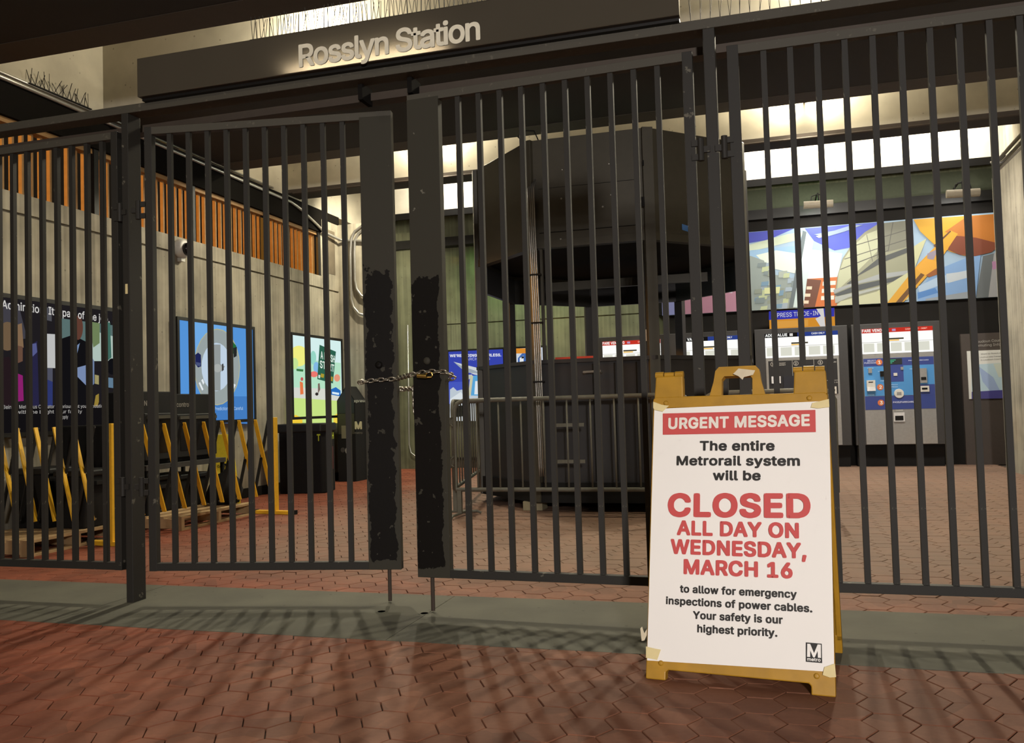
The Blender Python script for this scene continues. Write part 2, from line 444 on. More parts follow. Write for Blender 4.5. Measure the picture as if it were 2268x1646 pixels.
# ------------------------------------------------------------------ lettering
try:
    FONT = bpy.data.fonts.load(bpy.utils.system_resource('DATAFILES', path='fonts') + '/Inter.woff2')
except Exception:
    FONT = None
_CAP = {}
from mathutils.geometry import delaunay_2d_cdt
def text_mesh(body, bold, space=None):
    """outline of the text, triangulated; weight added by small shifted copies of the outline"""
    cu = bpy.data.curves.new('lettering', 'FONT')
    cu.body = body
    if FONT: cu.font = FONT
    cu.size = 1.0
    cu.fill_mode = 'NONE'
    cu.resolution_u = 4
    cu.space_character = space or 1.0 + bold * 1.6
    ob = bpy.data.objects.new('lettering', cu)
    me = bpy.data.meshes.new_from_object(ob)
    bpy.data.objects.remove(ob); bpy.data.curves.remove(cu)
    co = [v.co.xy.copy() for v in me.vertices]
    nb = [[] for _ in co]
    for e in me.edges:
        a, b = e.vertices; nb[a].append(b); nb[b].append(a)
    loops, seen = [], set()
    for i in range(len(co)):
        if i in seen or len(nb[i]) < 2: continue
        lp, cur, prev = [], i, -1
        while cur not in seen:
            seen.add(cur); lp.append(cur)
            nx = [q for q in nb[cur] if q != prev]
            prev, cur = cur, nx[0]
        if len(lp) > 2: loops.append([co[q] for q in lp])
    bpy.data.meshes.remove(me)
    # group loops whose boxes nest (glyph outline + its counters) and triangulate each group
    def bb(l): return (min(q.x for q in l), min(q.y for q in l), max(q.x for q in l), max(q.y for q in l))
    info = sorted(((bb(l), l) for l in loops), key=lambda q: -(q[0][2] - q[0][0]) * (q[0][3] - q[0][1]))
    groups = []
    for bx, l in info:
        for g in groups:
            gb = g[0]
            if bx[0] >= gb[0] - 1e-6 and bx[2] <= gb[2] + 1e-6 and bx[1] >= gb[1] - 1e-6 and bx[3] <= gb[3] + 1e-6:
                g[1].append(l); break
        else: groups.append((bx, [l]))
    V_, F_ = [], []
    for gb, ls in groups:
        pts, faces = [], []
        for l in ls:
            k = len(pts); pts += l; faces.append(list(range(k, len(pts))))
        ov, oe, of, *_r2 = delaunay_2d_cdt(pts, [], faces, 1, 1e-6)
        k = len(V_); V_ += [(q.x, q.y, 0) for q in ov]
        for f in of:
            cx = sum(ov[i].x for i in f) / len(f); cy = sum(ov[i].y for i in f) / len(f); odd = False
            for l in ls:
                for i in range(len(l)):
                    a, b = l[i - 1], l[i]
                    if (a.y > cy) != (b.y > cy) and cx < (b.x - a.x) * (cy - a.y) / (b.y - a.y) + a.x: odd = not odd
            if odd: F_.append([k + i for i in f])
    sh = [(0, 0)]
    if bold > 0: sh = [(bold * x, bold * y) for x, y in ((1, 0), (-1, 0), (0, 1), (0, -1), (.8, .8), (.8, -.8), (-.8, .8), (-.8, -.8))]
    VV, FF = [], []
    for n_, (dx, dy) in enumerate(sh):
        k = len(VV); VV += [(x + dx, y + dy, z + n_ * 2e-4) for x, y, z in V_]; FF += [[k + i for i in f] for f in F_]
    out = bpy.data.meshes.new('lettering'); out.from_pydata(VV, [], FF)
    return out
def cap_height(bold):
    if bold not in _CAP:
        me = text_mesh('H', bold); ys = [v.co.y for v in me.vertices]
        _CAP[bold] = (min(ys), max(ys)); bpy.data.meshes.remove(me)
    return _CAP[bold]
def letter(body, o, u, v, cap, mat, parent, width=None, bold=0.02, lift=0.0008, name='lettering', space=None):
    """flat lettering: baseline start o, direction u, up v (world), cap height in metres"""
    me = text_mesh(body, bold, space)
    y0, y1 = cap_height(bold)
    k = cap / (y1 - y0)
    xs = [q.co.x for q in me.vertices]
    x0, x1 = min(xs), max(xs)
    kx = k if width is None else width / (x1 - x0)
    u = Vector(u).normalized(); v = Vector(v).normalized(); n = u.cross(v)
    for q in me.vertices:
        q.co = Vector(o) + u * ((q.co.x - x0) * kx) + v * ((q.co.y - y0) * k) + n * (lift + q.co.z * k)
    me.transform(root_matrix(parent).inverted())
    me.materials.clear(); me.materials.append(mat)
    ob = bpy.data.objects.new(name, me); COL.objects.link(ob); ob.parent = parent
    return ob
def letter_px(body, p0, p1, cap, mat, parent, un, v=(0, 0, 1), **kw):
    a, b = un(*p0), un(*p1)
    return letter(body, a, b - a, v, cap, mat, parent, (b - a).length, **kw)

def art(name, parent, un, shapes, nrm, lit=0.0, lift=0.0012, step=0.00016, dim=1.0):
    """flat printed picture: list of (sRGB, [(px,py)...]) layered on a real plane (un = pixel -> plane)"""
    mb = MB(); mats = []; nrm = Vector(nrm)
    for i, (c, poly) in enumerate(shapes):
        mt = inkm(tuple(v * dim for v in c), lit)
        if mt not in mats: mats.append(mt)
        pts = [Vector(un(*p)) + nrm * (lift + step * i) for p in poly]
        mb.add(pts, [list(range(len(pts)))], mats.index(mt))
    me = bpy.data.meshes.new(name)
    me.from_pydata(mb.v, [], mb.f)
    for q in mats: me.materials.append(q)
    me.polygons.foreach_set('material_index', mb.m)
    me.transform(root_matrix(parent).inverted())
    for p in me.polygons: pass
    ob = bpy.data.objects.new(name, me); COL.objects.link(ob); ob.parent = parent
    return ob
def ell(cx, cy, rx, ry, n=24, a0=0, a1=360):
    return [(cx + rx * math.cos(math.radians(a0 + (a1 - a0) * i / (n if a1 - a0 < 360 else n))), cy + ry * math.sin(math.radians(a0 + (a1 - a0) * i / n))) for i in range(n + (1 if a1 - a0 < 360 else 0))]
def rect(x0, y0, x1, y1): return [(x0, y0), (x1, y0), (x1, y1), (x0, y1)]

# ================================================================== SETTING
XW, YB = -5.926, 13.37
ZS = 3.853                                   # soffit level
GY = 3.907                                   # front of the gate line

# ---- floor: mortar bed, hexagonal pavers, concrete threshold
fl = MB().box(-7.5, 5.5, -4.5, 14.0, -0.25, -0.012).build('floor', M_MORTAR); tag(fl, kind='structure')
HS, HF = 0.0857, 0.1485                      # hexagon side, flat-to-flat
def hex_geo():
    vs, fs = [], []
    for r, z in ((0.0815, 0.0), (0.0836, -0.002), (0.0836, -0.03)):
        for k in range(6): vs.append((r * math.cos(k * PI / 3), r * math.sin(k * PI / 3), z))
    fs.append(tuple(range(6)))
    for q in (0, 6):
        for k in range(6): fs.append((q + k, q + 6 + k, q + 6 + (k + 1) % 6, q + (k + 1) % 6))
    return vs, fs
hv, hf = hex_geo()
pm = bpy.data.meshes.new('paver'); pm.from_pydata(hv, [], hf); pm.materials.append(M_PAVER); pm.update()
cells = []
for i in range(-50, 24):
    for j in range(-16, 76):
        x = 0.325 + i * 1.5 * HS; y = 3.036 + j * HF + (HF / 2 if i % 2 else 0)
        if not (-5.95 < x < 2.95 and 0.9 < y < 13.35): continue
        if 3.53 < y < 4.26: continue
        d = Vector((x, y, 0)) - EYE
        px = W / 2 + F * d.dot(_r) / d.dot(_f); py = H / 2 - F * d.dot(_u) / d.dot(_f)
        vis = -30 < px < W + 30 and py < H + 30
        cells.append((0 if vis else 1, d.length, x, y))
cells.sort()
field = MB()
for k, (a, b, x, y) in enumerate(cells):
    dz = random.uniform(-0.0012, 0.0012)
    if k < 296:
        inst('paver', pm, fl, (x, y, dz)).rotation_euler = (random.uniform(-.006, .006), random.uniform(-.006, .006), 0)
    else:
        field.add([(p[0] + x, p[1] + y, p[2] + dz) for p in hv], hf)
tag(field.build('paver_field', M_PAVER, fl), kind='stuff')
for x0, x1 in ((-5.92, -3.42), (-3.416, -1.62), (-1.616, 2.88)):
    MB().box(x0, x1, 3.462, 4.335, -0.05, 0.0015).build('threshold_slab', M_STRIP, fl)
for q in ((845, 1356), (940, 1360)):
    c = atz(q[0], q[1], 0)
    MB().lathe([(0.0, 0), (0.019, 0), (0.019, 0.0015), (0.03, 0.0012), (0.03, 0)], (c.x, c.y, 0.0015), n=16).build('bolt_socket', M_STRIP, fl)
    MB().lathe([(0.0, 0), (0.019, 0.0)], (c.x, c.y, 0.0036), n=16).build('socket_hole', M_SOCK, fl)

# ---- ceiling: slab with cross beams, dark soffits and bronze lips
ce = MB().box(-7.0, 4.2, -4.5, 13.9, 5.3, 5.5).build('ceiling', M_BAY); tag(ce, kind='structure')
def beam(y0, y1, lip):
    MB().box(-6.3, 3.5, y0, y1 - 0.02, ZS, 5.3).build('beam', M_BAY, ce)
    MB().box(-5.93, 3.4, y1 - 0.02, y1, ZS, 5.3).build('beam_back', M_LIP, ce)  # unseen face darkened to cut light bouncing round the bays
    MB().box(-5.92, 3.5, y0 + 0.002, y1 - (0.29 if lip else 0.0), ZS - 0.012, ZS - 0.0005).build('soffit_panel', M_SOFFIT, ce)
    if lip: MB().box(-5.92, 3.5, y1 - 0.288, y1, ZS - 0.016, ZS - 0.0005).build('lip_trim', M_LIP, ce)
beam(-4.4, 5.41, True)
beam(6.71, 8.75, True)
beam(9.97, 10.30, False)
MB().box(-5.92, 3.5, 9.93, 9.97, ZS - 0.012, ZS + 0.03).build('lip_trim', M_LIP, ce)
MB().tube([(-5.8, 9.92, ZS - 0.025), (2.9, 9.92, ZS - 0.025)], 0.012).build('conduit', M_LIP, ce)

# ---- left wall
wl = MB()
wl.box(-6.3, XW, -3.0, 11.37, 0, 2.70)
wl.box(-6.3, XW, -3.0, 10.86, 2.722, 2.885)
wl.box(-6.3, XW, 10.86, 11.37, 2.722, 3.70)
wl.box(-6.3, -5.96, -3.0, 11.37, 2.70, 2.722)
wl.box(-6.3, XW, -3.0, 4.42, 2.885, 3.81)
wl = wl.build('wall_left', M_CONC); tag(wl, kind='structure')
MB().box(-6.3, XW, -3.0, 13.6, 3.81, 5.3).build('bay_side', M_BAY, wl)
MB().box(XW - 0.04, XW + 0.02, -3.0, 10.86, 3.50, 3.815).build('fascia', simple('fascia_black', (0.007, 0.006, 0.005), 0.9, spec=0.05), wl)
MB().box(XW - 0.04, XW + 0.015, 10.86, 11.39, 3.702, 3.815).build('fascia', MATS['fascia_black'], wl)
MB().box(XW, XW + 0.003, 11.0, 11.27, 2.95, 3.58).build('recess_shade_patch', simple('recess_stain_shade', (0.13, 0.105, 0.07), 0.9, 0, 0.4, 6), wl)  # stained recess by the pier, its shade painted as a flat dark patch
MB().box(-6.28, -5.985, 6.9, 11.3, 2.701, 2.7215).build('joint_shadow_gap', M_DARK, wl)
MB().box(XW, XW + 0.012, 4.4, 11.36, 0.0, 0.11).build('base_band', M_DARK, wl)
pl = MB().box(-6.3, -5.22, 11.37, 11.75, 0, 3.70).box(-6.3, -6.1, 11.75, 13.37, 0, 3.85).build('wall_left_pier', M_CONC, wl)
for k in range(64):                                        # louvre slats of the clerestory
    y = 4.45 + k * 0.1
    if k == 0: sm = MB().obox((0, 0, 0), (0.036, 0.022, 0.62), Matrix.Rotation(0.05, 3, 'Z')).mesh('slat', M_SLAT)
    inst('slat', sm, wl, (-6.02, y, 3.195))
for y in (5.2, 6.62, 8.05, 9.48, 10.82):
    MB().box(-5.99, -5.93, y - 0.03, y + 0.03, 2.885, 3.5).build('mullion', M_FRAME, wl)
MB().box(-6.05, -5.95, 4.4, 10.84, 3.455, 3.50).build('louvre_head', M_SLAT, wl)

# ---- back wall
wb = MB().box(-6.3, 3.5, YB, YB + 0.3, 0, 2.345).box(-6.3, 3.5, YB, YB + 0.3, 2.365, 4.15).box(-6.3, 3.5, YB + 0.02, YB + 0.3, 2.345, 2.365).build('wall_back', M_BACK); tag(wb, kind='structure')
MB().box(-6.3, 3.5, YB + 0.05, YB + 0.3, 4.2, 5.3).build('bay_face', M_BAY, wb)
MB().box(-6.1, 3.5, YB - 0.30, YB + 0.3, 4.15, 4.195).build('sill', M_LIP, wb)
MB().box(-6.1, 3.5, YB - 0.31, YB - 0.29, 4.09, 4.19).build('sill_edge', M_FRAME, wb)
MB().box(-6.1, -5.38, YB - 0.16, YB, 0, 3.9).build('pilaster', M_BACK, wb)
MB().box(-5.30, -4.98, YB - 0.02, YB, 0.13, 0.17).box(-4.93, -4.4, YB - 0.02, YB, 0.13, 0.17).build('base_vent', M_DARK, wb)
MB().box(-5.38, -1.5, YB - 0.015, YB, 0, 0.10).build('base_band', M_MORTAR, wb)
MB().box(-1.56, 3.30, YB - 0.02, YB, 3.74, 4.10).build('upper_band', simple('olive_band', (0.075, 0.085, 0.05), 0.8), wb)  # dark olive strip laid over the back wall
MB().box(-6.0, 3.3, YB - 0.22, YB, 3.62, 3.76).build('hanger_rail', M_FRAME, wb)
MB().box(-1.46, 3.30, 13.27, YB, 0.0, 2.30).box(-2.55, -1.462, 13.27, YB, 0.0, 2.0).build('vending_surround', M_DARK, wb)
MB().box(-1.56, 3.30, 13.27, YB, 2.30, 3.72).build('mural_surround', M_DARK, wb)

# ---- right wall
wr = MB().prism([(2.88, 3.2), (3.5, 3.2), (3.5, 12.49), (2.98, 12.49), (2.88, 12.33)], (0, 0, 0), (1, 0, 0), (0, 1, 0), (0, 0, 1), 0, 3.73)
wr.box(3.35, 3.5, 12.49, 13.6, 0, 5.3).box(3.3, 3.5, -3, 13.6, 3.85, 5.3)
wr = wr.build('wall_right', M_CONC); tag(wr, kind='structure')
MB().box(2.95, 3.4, 3.2, 12.4, 3.731, 3.84).build('coping', M_LIP, wr)

# ================================================================== GATE
BARW = 0.0245
BAR_Z0, BAR_Z1 = 0.19, 2.53
def bar_mesh(z0=BAR_Z0, z1=BAR_Z1):
    return MB().box(-BARW / 2, BARW / 2, 0.008, 0.008 + BARW, z0, z1).mesh('bar', M_STEEL)
BARM = bar_mesh()

gf = thing('gateway', 'dark steel post and header frame carrying the barred gates', 'gate frame', (-3.31, GY, 0))
MB().box(-5.92, 2.87, GY, GY + 0.1, 2.655, 2.70).build('header', M_RAIL, gf, True, bevel=0.003)
MB().box(-3.334, -3.290, GY, GY + 0.1, 0, 2.655).build('post', M_STEEL, gf, True, bevel=0.003)
MB().box(-0.213, -0.161, GY, GY + 0.1, 0, 2.655).build('post', M_STEEL, gf, True, bevel=0.003)
MB().box(-5.9, 2.86, GY + 0.16, GY + 0.24, 2.60, 2.64).build('rear_beam', M_LIP, gf, True)
for px in (812, 920):
    p = aty(px, 175, GY + 0.14)
    MB().box(p.x - 0.012, p.x + 0.012, GY + 0.06, GY + 0.18, 2.575, 2.66).build('stop_bracket', M_SOCK, gf, True)
p = aty(281, 640, GY)
MB().box(p.x - 0.009, p.x + 0.006, GY - 0.002, GY, p.z - 0.027, p.z + 0.027).build('paper_scrap', M_TAPE, gf, True)

def panel(name, label, x0, x1, bars, stiles, loc=None, rz=0):
    t = thing(name, label, 'gate', loc or (x0, GY, 0), rz)
    ox = 0 if loc else -x0
    MB().box(x0 + ox, x1 + ox, 0.0, 0.04, 2.522, 2.562).build('top_rail', M_RAIL, t, bevel=0.002)
    MB().box(x0 + ox, x1 + ox, 0.0, 0.04, 0.172, 0.212).build('bottom_rail', M_STEEL, t, bevel=0.002)
    for a, b in stiles:
        MB().box(a + ox, b + ox, -0.001, 0.041, 0.171, 2.563).build('stile', M_STEEL, t, bevel=0.002)
    for x in bars:
        inst('bar', BARM, t, (x + ox, 0, 0))
    return t
# leftmost panel
gl = panel('barred_fence', 'barred fence section left of the left post, beside the wall of posters', -5.88, -3.362,
           [-3.477 - 0.1035 * k for k in range(0, 23)], [(-3.405, -3.362), (-5.88, -5.84)])
# right panel
gr = panel('barred_fence', 'barred fence section behind the notice board, before the ticket machines', -0.112, 2.84,
           [0.044 + 0.1112 * k for k in range(0, 25)], [(-0.112, -0.062), (2.80, 2.84)])
# left leaf, swung slightly inward
ll = panel('barred_gate', 'left gate leaf with peeling lock plate, pushed slightly inward', 0.0, 1.362,
           [0.128 + 0.1072 * k for k in range(0, 10)], [(-0.01, 0.033)], (-3.175, GY, 0), math.radians(9.698))
lpl = MB().box(1.190, 1.362, -0.004, 0.044, 0.172, 2.535).build('lock_plate', M_PLATE_L, ll, bevel=0.002)
# right leaf
rl = panel('barred_gate', 'right gate leaf with peeling lock plate and padlocked chain', -1.408, 0.0,
           [-0.16 - 0.1089 * k for k in range(0, 10)], [(-0.046, 0.0)], (-0.262, GY, 0), math.radians(-2.3216))
lpr = MB().box(-1.408, -1.238, -0.004, 0.044, 0.172, 2.535).build('lock_plate', M_PLATE_R, rl, bevel=0.002)
for t, xs in ((ll, (1.293,)), (rl, (-1.341,))):
    for x in xs:
        MB().cyl((x, 0.02, 0.008), (x, 0.02, 0.19), 0.010, 10).build('drop_rod', M_RUST, lpl if t is ll else lpr)
    bx = 1.268 if t is ll else -1.330
    MB().lathe([(0.019, 0), (0.019, 0.004), (0.011, 0.009), (0.0, 0.010)], (bx, -0.004, 1.228), (0, -1, 0), 18).build('carriage_bolt', M_PLATE_L, lpl if t is ll else lpr, smooth=True)
def hinge(t, x, z, s):
    h = MB()
    h.cyl((x, -0.005, z - 0.05), (x, -0.005, z + 0.05), 0.014, 10)
    h.box(min(x, x + s * 0.04), max(x, x + s * 0.04), -0.008, 0.006, z + 0.018, z + 0.045)
    h.box(min(x, x + s * 0.04), max(x, x + s * 0.04), -0.008, 0.006, z - 0.045, z - 0.018)
    h.box(min(x, x - s * 0.04), max(x, x - s * 0.04), -0.008, 0.006, z - 0.014, z + 0.014)
    h.build('hinge', M_STEEL, t)
for z in (2.11, 0.62):
    hinge(ll, -0.045, z, 1); hinge(rl, 0.024, z, -1)
    hinge(gl, 5.88 - 3.345, z, -1); hinge(gr, -0.024, z, 1)

# ---- chain and padlock
LLM = root_matrix(ll); RLM = root_matrix(rl)
def link_mesh():
    L, w, r, pts = 0.017, 0.0095, 0.0042, []
    for k in range(7): a = -PI / 2 + PI * k / 6; pts.append((L - w + w * math.cos(a) + 0.0, w * math.sin(a), 0))
    for k in range(7): a = PI / 2 + PI * k / 6; pts.append((-(L - w) + w * math.cos(a), w * math.sin(a), 0))
    return MB().tube(pts, r, 6, True).mesh('link', M_CHAIN, True)
LK = link_mesh()
def lay_chain(t, pts):
    """links along a polyline, alternately turned"""
    pts = [Vector(p) for p in pts]; step = 0.027; d = 0.0; seg = 0; k = 0; pos = pts[0].copy()
    org = Vector(t.location)
    total = sum((pts[i + 1] - pts[i]).length for i in range(len(pts) - 1))
    def at(s):
        for i in range(len(pts) - 1):
            l = (pts[i + 1] - pts[i]).length
            if s <= l or i == len(pts) - 2: return pts[i].lerp(pts[i + 1], s / l), (pts[i + 1] - pts[i]).normalized()
            s -= l
    while d < total:
        p, tg = at(d)
        q = tg.to_track_quat('X', 'Z') 
        o = bpy.data.objects.new('link', LK); COL.objects.link(o); o.parent = t
        o.location = p - org
        o.rotation_mode = 'QUATERNION'
        from mathutils import Quaternion
        o.rotation_quaternion = q @ Quaternion((1, 0, 0), math.radians((25 if k % 2 else 115)))
        d += step; k += 1
Lp = lambda x, y, z: LLM @ Vector((x, y, z))
Rp = lambda x, y, z: RLM @ Vector((x, y, z))
p0 = Lp(1.172, 0.035, 1.150)
chain = thing('chain', 'rusty steel chain wrapped round both lock plates of the gate', 'chain', p0)
lay_chain(chain, [Lp(1.170, 0.035, 1.147), Lp(1.172, -0.016, 1.140), Lp(1.24, -0.016, 1.148), Lp(1.366, -0.018, 1.152), Rp(-1.41, -0.020, 1.163),
                  Rp(-1.36, -0.016, 1.172), Rp(-1.30, -0.018, 1.175), Rp(-1.235, -0.016, 1.170), Rp(-1.215, 0.0, 1.160), Rp(-1.212, 0.05, 1.148)])
lay_chain(chain, [Rp(-1.225, 0.062, 1.140), Rp(-1.41, 0.06, 1.095), Lp(1.37, 0.06, 1.100), Lp(1.19, 0.06, 1.13)])
lay_chain(chain, [Rp(-1.43, 0.05, 1.095), Rp(-1.428, 0.05, 0.965)])
pk = Rp(-1.345, -0.028, 1.160)
pad = thing('padlock', 'small brass padlock hanging on the chain at right lock plate', 'padlock', pk)
MB().cyl((-0.028, 0, -0.004), (0.020, 0, -0.008), 0.0115, 12).build('body', M_BRASS, pad, bevel=0.002)
MB().tube([(0.018, 0.004, 0.004), (0.034, 0.004, 0.012), (0.046, 0.004, 0.008), (0.050, 0.004, -0.004), (0.044, 0.004, -0.014), (0.018, 0.004, -0.014)], 0.004, 8).build('shackle', M_BRASS, pad)

# ---- station name sign and bird spikes
st = thing('station_sign', 'long glossy bronze station name sign above the gates', 'sign', (-1.74, GY - 0.06, 2.71))
MB().box(-3.177, -0.307, GY - 0.06, GY - 0.012, 2.708, 2.918).build('panel', M_BRONZE, st, True, bevel=0.004)
for x in (-2.9, -0.6):
    MB().box(x - 0.03, x + 0.03, GY - 0.02, GY + 0.06, 2.70, 2.74).build('bracket', M_FRAME, st, True)
SG = lambda x, y: aty(x, y, GY - 0.062)
letter_px('Rosslyn Station', (662, 150), (1064, 88), 0.117, simple('sign_lettering', (0.74, 0.69, 0.54), 0.6), st, SG, bold=0.02, lift=0.001, space=0.93)
def spikes(name, label, x0, x1, y, z, zh, step, lean):
    t = thing(name, label, 'bird spikes', ((x0 + x1) / 2, y, z))
    MB().box(x0, x1, y - 0.012, y + 0.012, z, z + 0.006).build('base_strip', M_FRAME, t, True)
    w = MB(); n = int((x1 - x0) / step)
    for k in range(n):
        x = x0 + (k + 0.5) * (x1 - x0) / n
        for s in (-1, 1):
            w.bar((x, y + s * 0.003, z + 0.005), (x + random.uniform(-.016, .016), y + s * lean, z + zh * random.uniform(.9, 1.05)), 0.0022, 0.0022)
    tag(w.build('spike', M_FRAME, t, True), kind='stuff')
spikes('bird_spike_strip', 'row of thin wire bird spikes along top of the bronze sign', -2.49, -0.33, GY - 0.036, 2.918, 0.115, 0.024, 0.02)
spikes('bird_spike_strip', 'thin wire bird spikes on header right of the bronze sign', -0.285, 1.6, GY + 0.03, 2.70, 0.13, 0.042, 0.008)
t = thing('bird_spike_strip', 'short tangle of bird spikes on the ledge over the orange louvres', 'bird spikes', (XW + 0.12, 6.1, 3.84))
w = MB().box(XW + 0.03, XW + 0.06, 5.8, 6.5, 3.832, 3.84)
w.build('base_strip', M_FRAME, t, True)
w = MB()
for k in range(14):
    y = 5.82 + k * 0.05
    for s in (-1, 1): w.bar((XW + 0.045, y, 3.84), (XW + 0.045 + s * 0.05 + random.uniform(-.02, .02), y + random.uniform(-.05, .05), 3.84 + random.uniform(.09, .14)), 0.004, 0.004)
tag(w.build('spike', M_FRAME, t, True), kind='stuff')

MB().box(-3.17, -0.31, GY - 0.03, GY + 0.03, 2.695, 2.716).build('mounting_strip', M_FRAME, st, True)
# ---- ceiling bay lamps (compact floods hidden behind the beams)
def flood(label, x, y, z, power, wash, col, wall):
    t = thing('floodlight', label, 'lamp', (x, y, z))
    MB().box(-0.30, 0.30, -0.03, 0.05, 0.05, 0.11).build('housing', M_FRAME, t, bevel=0.01)
    MB().box(-0.02, 0.02, 0.05, wall - y, 0.06, 0.10).build('arm', M_FRAME, t)
    MB().box(-0.25, 0.25, -0.02, 0.04, 0.112, 0.122).build('lens', M_LAMPW, t)
    d = spot('floodlight_beam', (0, 0, 0), (0, -0.62, -1), power, col, 0.055, 140, 0.7)
    d.parent = t; d.location = (0, 0, 0.0)
    d = point('floodlight_glow', (0, 0, 0), wash, col, 0.05); d.parent = t; d.location = (0, 0.02, 0.16)
flood('floodlight in the front ceiling bay behind the lettered sign', BAY1[0][0], BAY1[0][1], 4.03, P_BAY1[0], P_WASH1[0], WARM, 6.71)
flood('floodlight in the front ceiling bay above the right post', BAY1[1][0], BAY1[1][1], 4.03, P_BAY1[1], P_WASH1[1], WARM, 6.71)
flood('floodlight in the middle ceiling bay left of the kiosk', BAY2[0][0], BAY2[0][1], 4.22, P_BAY2[0], P_WASH2[0], WARM, 9.97)
flood('floodlight in the middle ceiling bay right of the kiosk', BAY2[1][0], BAY2[1][1], 4.22, P_BAY2[1], P_WASH2[1], WARM, 9.97)
t = thing('ceiling_light', 'long ceiling tube light over the pavement in front of the gates', 'lamp', CANOPY)
MB().box(-0.60, 0.60, -0.07, 0.07, -0.012, 0.012).build('housing', M_WHITEP, t)
MB().box(-0.55, 0.55, -0.03, 0.03, -0.02, -0.0125).build('diffuser', emit('canopy_diffuser', (1.0, 0.86, 0.58), 26.0), t)
d = area('ceiling_tube_light', (0, 0, 0), (0, 0, -1), 1.4, 0.1, P_CANOPY, (1.0, 0.84, 0.60)); d.parent = t; d.location = (0, 0, -0.03)
t = thing('green_tint_lamp', 'added greenish tube lamp under the sill tinting the back wall', 'lamp', (-3.7, 13.05, 3.56))  # lamp added for the green tint of the back wall
MB().box(-0.65, 0.65, -0.05, 0.05, 0.0, 0.06).build('housing', M_FRAME, t)
MB().cyl((-0.6, 0, -0.02), (0.6, 0, -0.02), 0.018, 10).build('tube', emit('green_tube', (0.5, 1.0, 0.45), 0.3), t)
d = area('green_tint_light', (0, 0, 0), (0, 0.35, -1), 1.2, 0.06, P_GREEN, (0.42, 1.0, 0.36)); d.parent = t; d.location = (0, 0, -0.05)
t = thing('floodlight', 'floodlight in the back bay turned toward the left pier', 'lamp', (-4.7, 10.5, 4.2))
MB().box(-0.14, 0.14, -0.10, 0.0, -0.02, 0.14).build('housing', M_FRAME, t, bevel=0.01)
MB().box(-0.02, 0.02, -0.20, -0.10, 0.04, 0.08).build('arm', M_FRAME, t)
d = spot('floodlight_beam', (0, 0, 0), (-0.8, 0.87, -1.0), P_PIER, WARM, 0.06, 90, 0.7); d.parent = t; d.location = (0, 0.03, 0.05)
for k, (x, y) in enumerate(BAY3):
    t = thing('tube_lamp', ['tube lamp in the back bay above the left pier', 'tube lamp in the back bay above the blue poster', 'tube lamp in the back bay behind the kiosk', 'tube lamp in the back bay above the mural'][k], 'lamp', (x, y, 4.9))
    MB().box(-0.75, 0.75, -0.05, 0.05, 0.03, 0.09).build('housing', M_WHITEP, t)
    MB().cyl((-0.7, 0, 0.0), (0.7, 0, 0.0), 0.019, 10).build('tube', M_LAMPW, t)
    d = area('tube_lamp_light', (0, 0, 0), (0, 1, -0.1), 1.4, 0.08, P_BAY3 / 4, WHITE); d.parent = t; d.location = (0, 0.06, -0.03)
    d.rotation_euler = Vector((0, 0.9, -0.55)).to_track_quat('-Z', 'Y').to_euler()

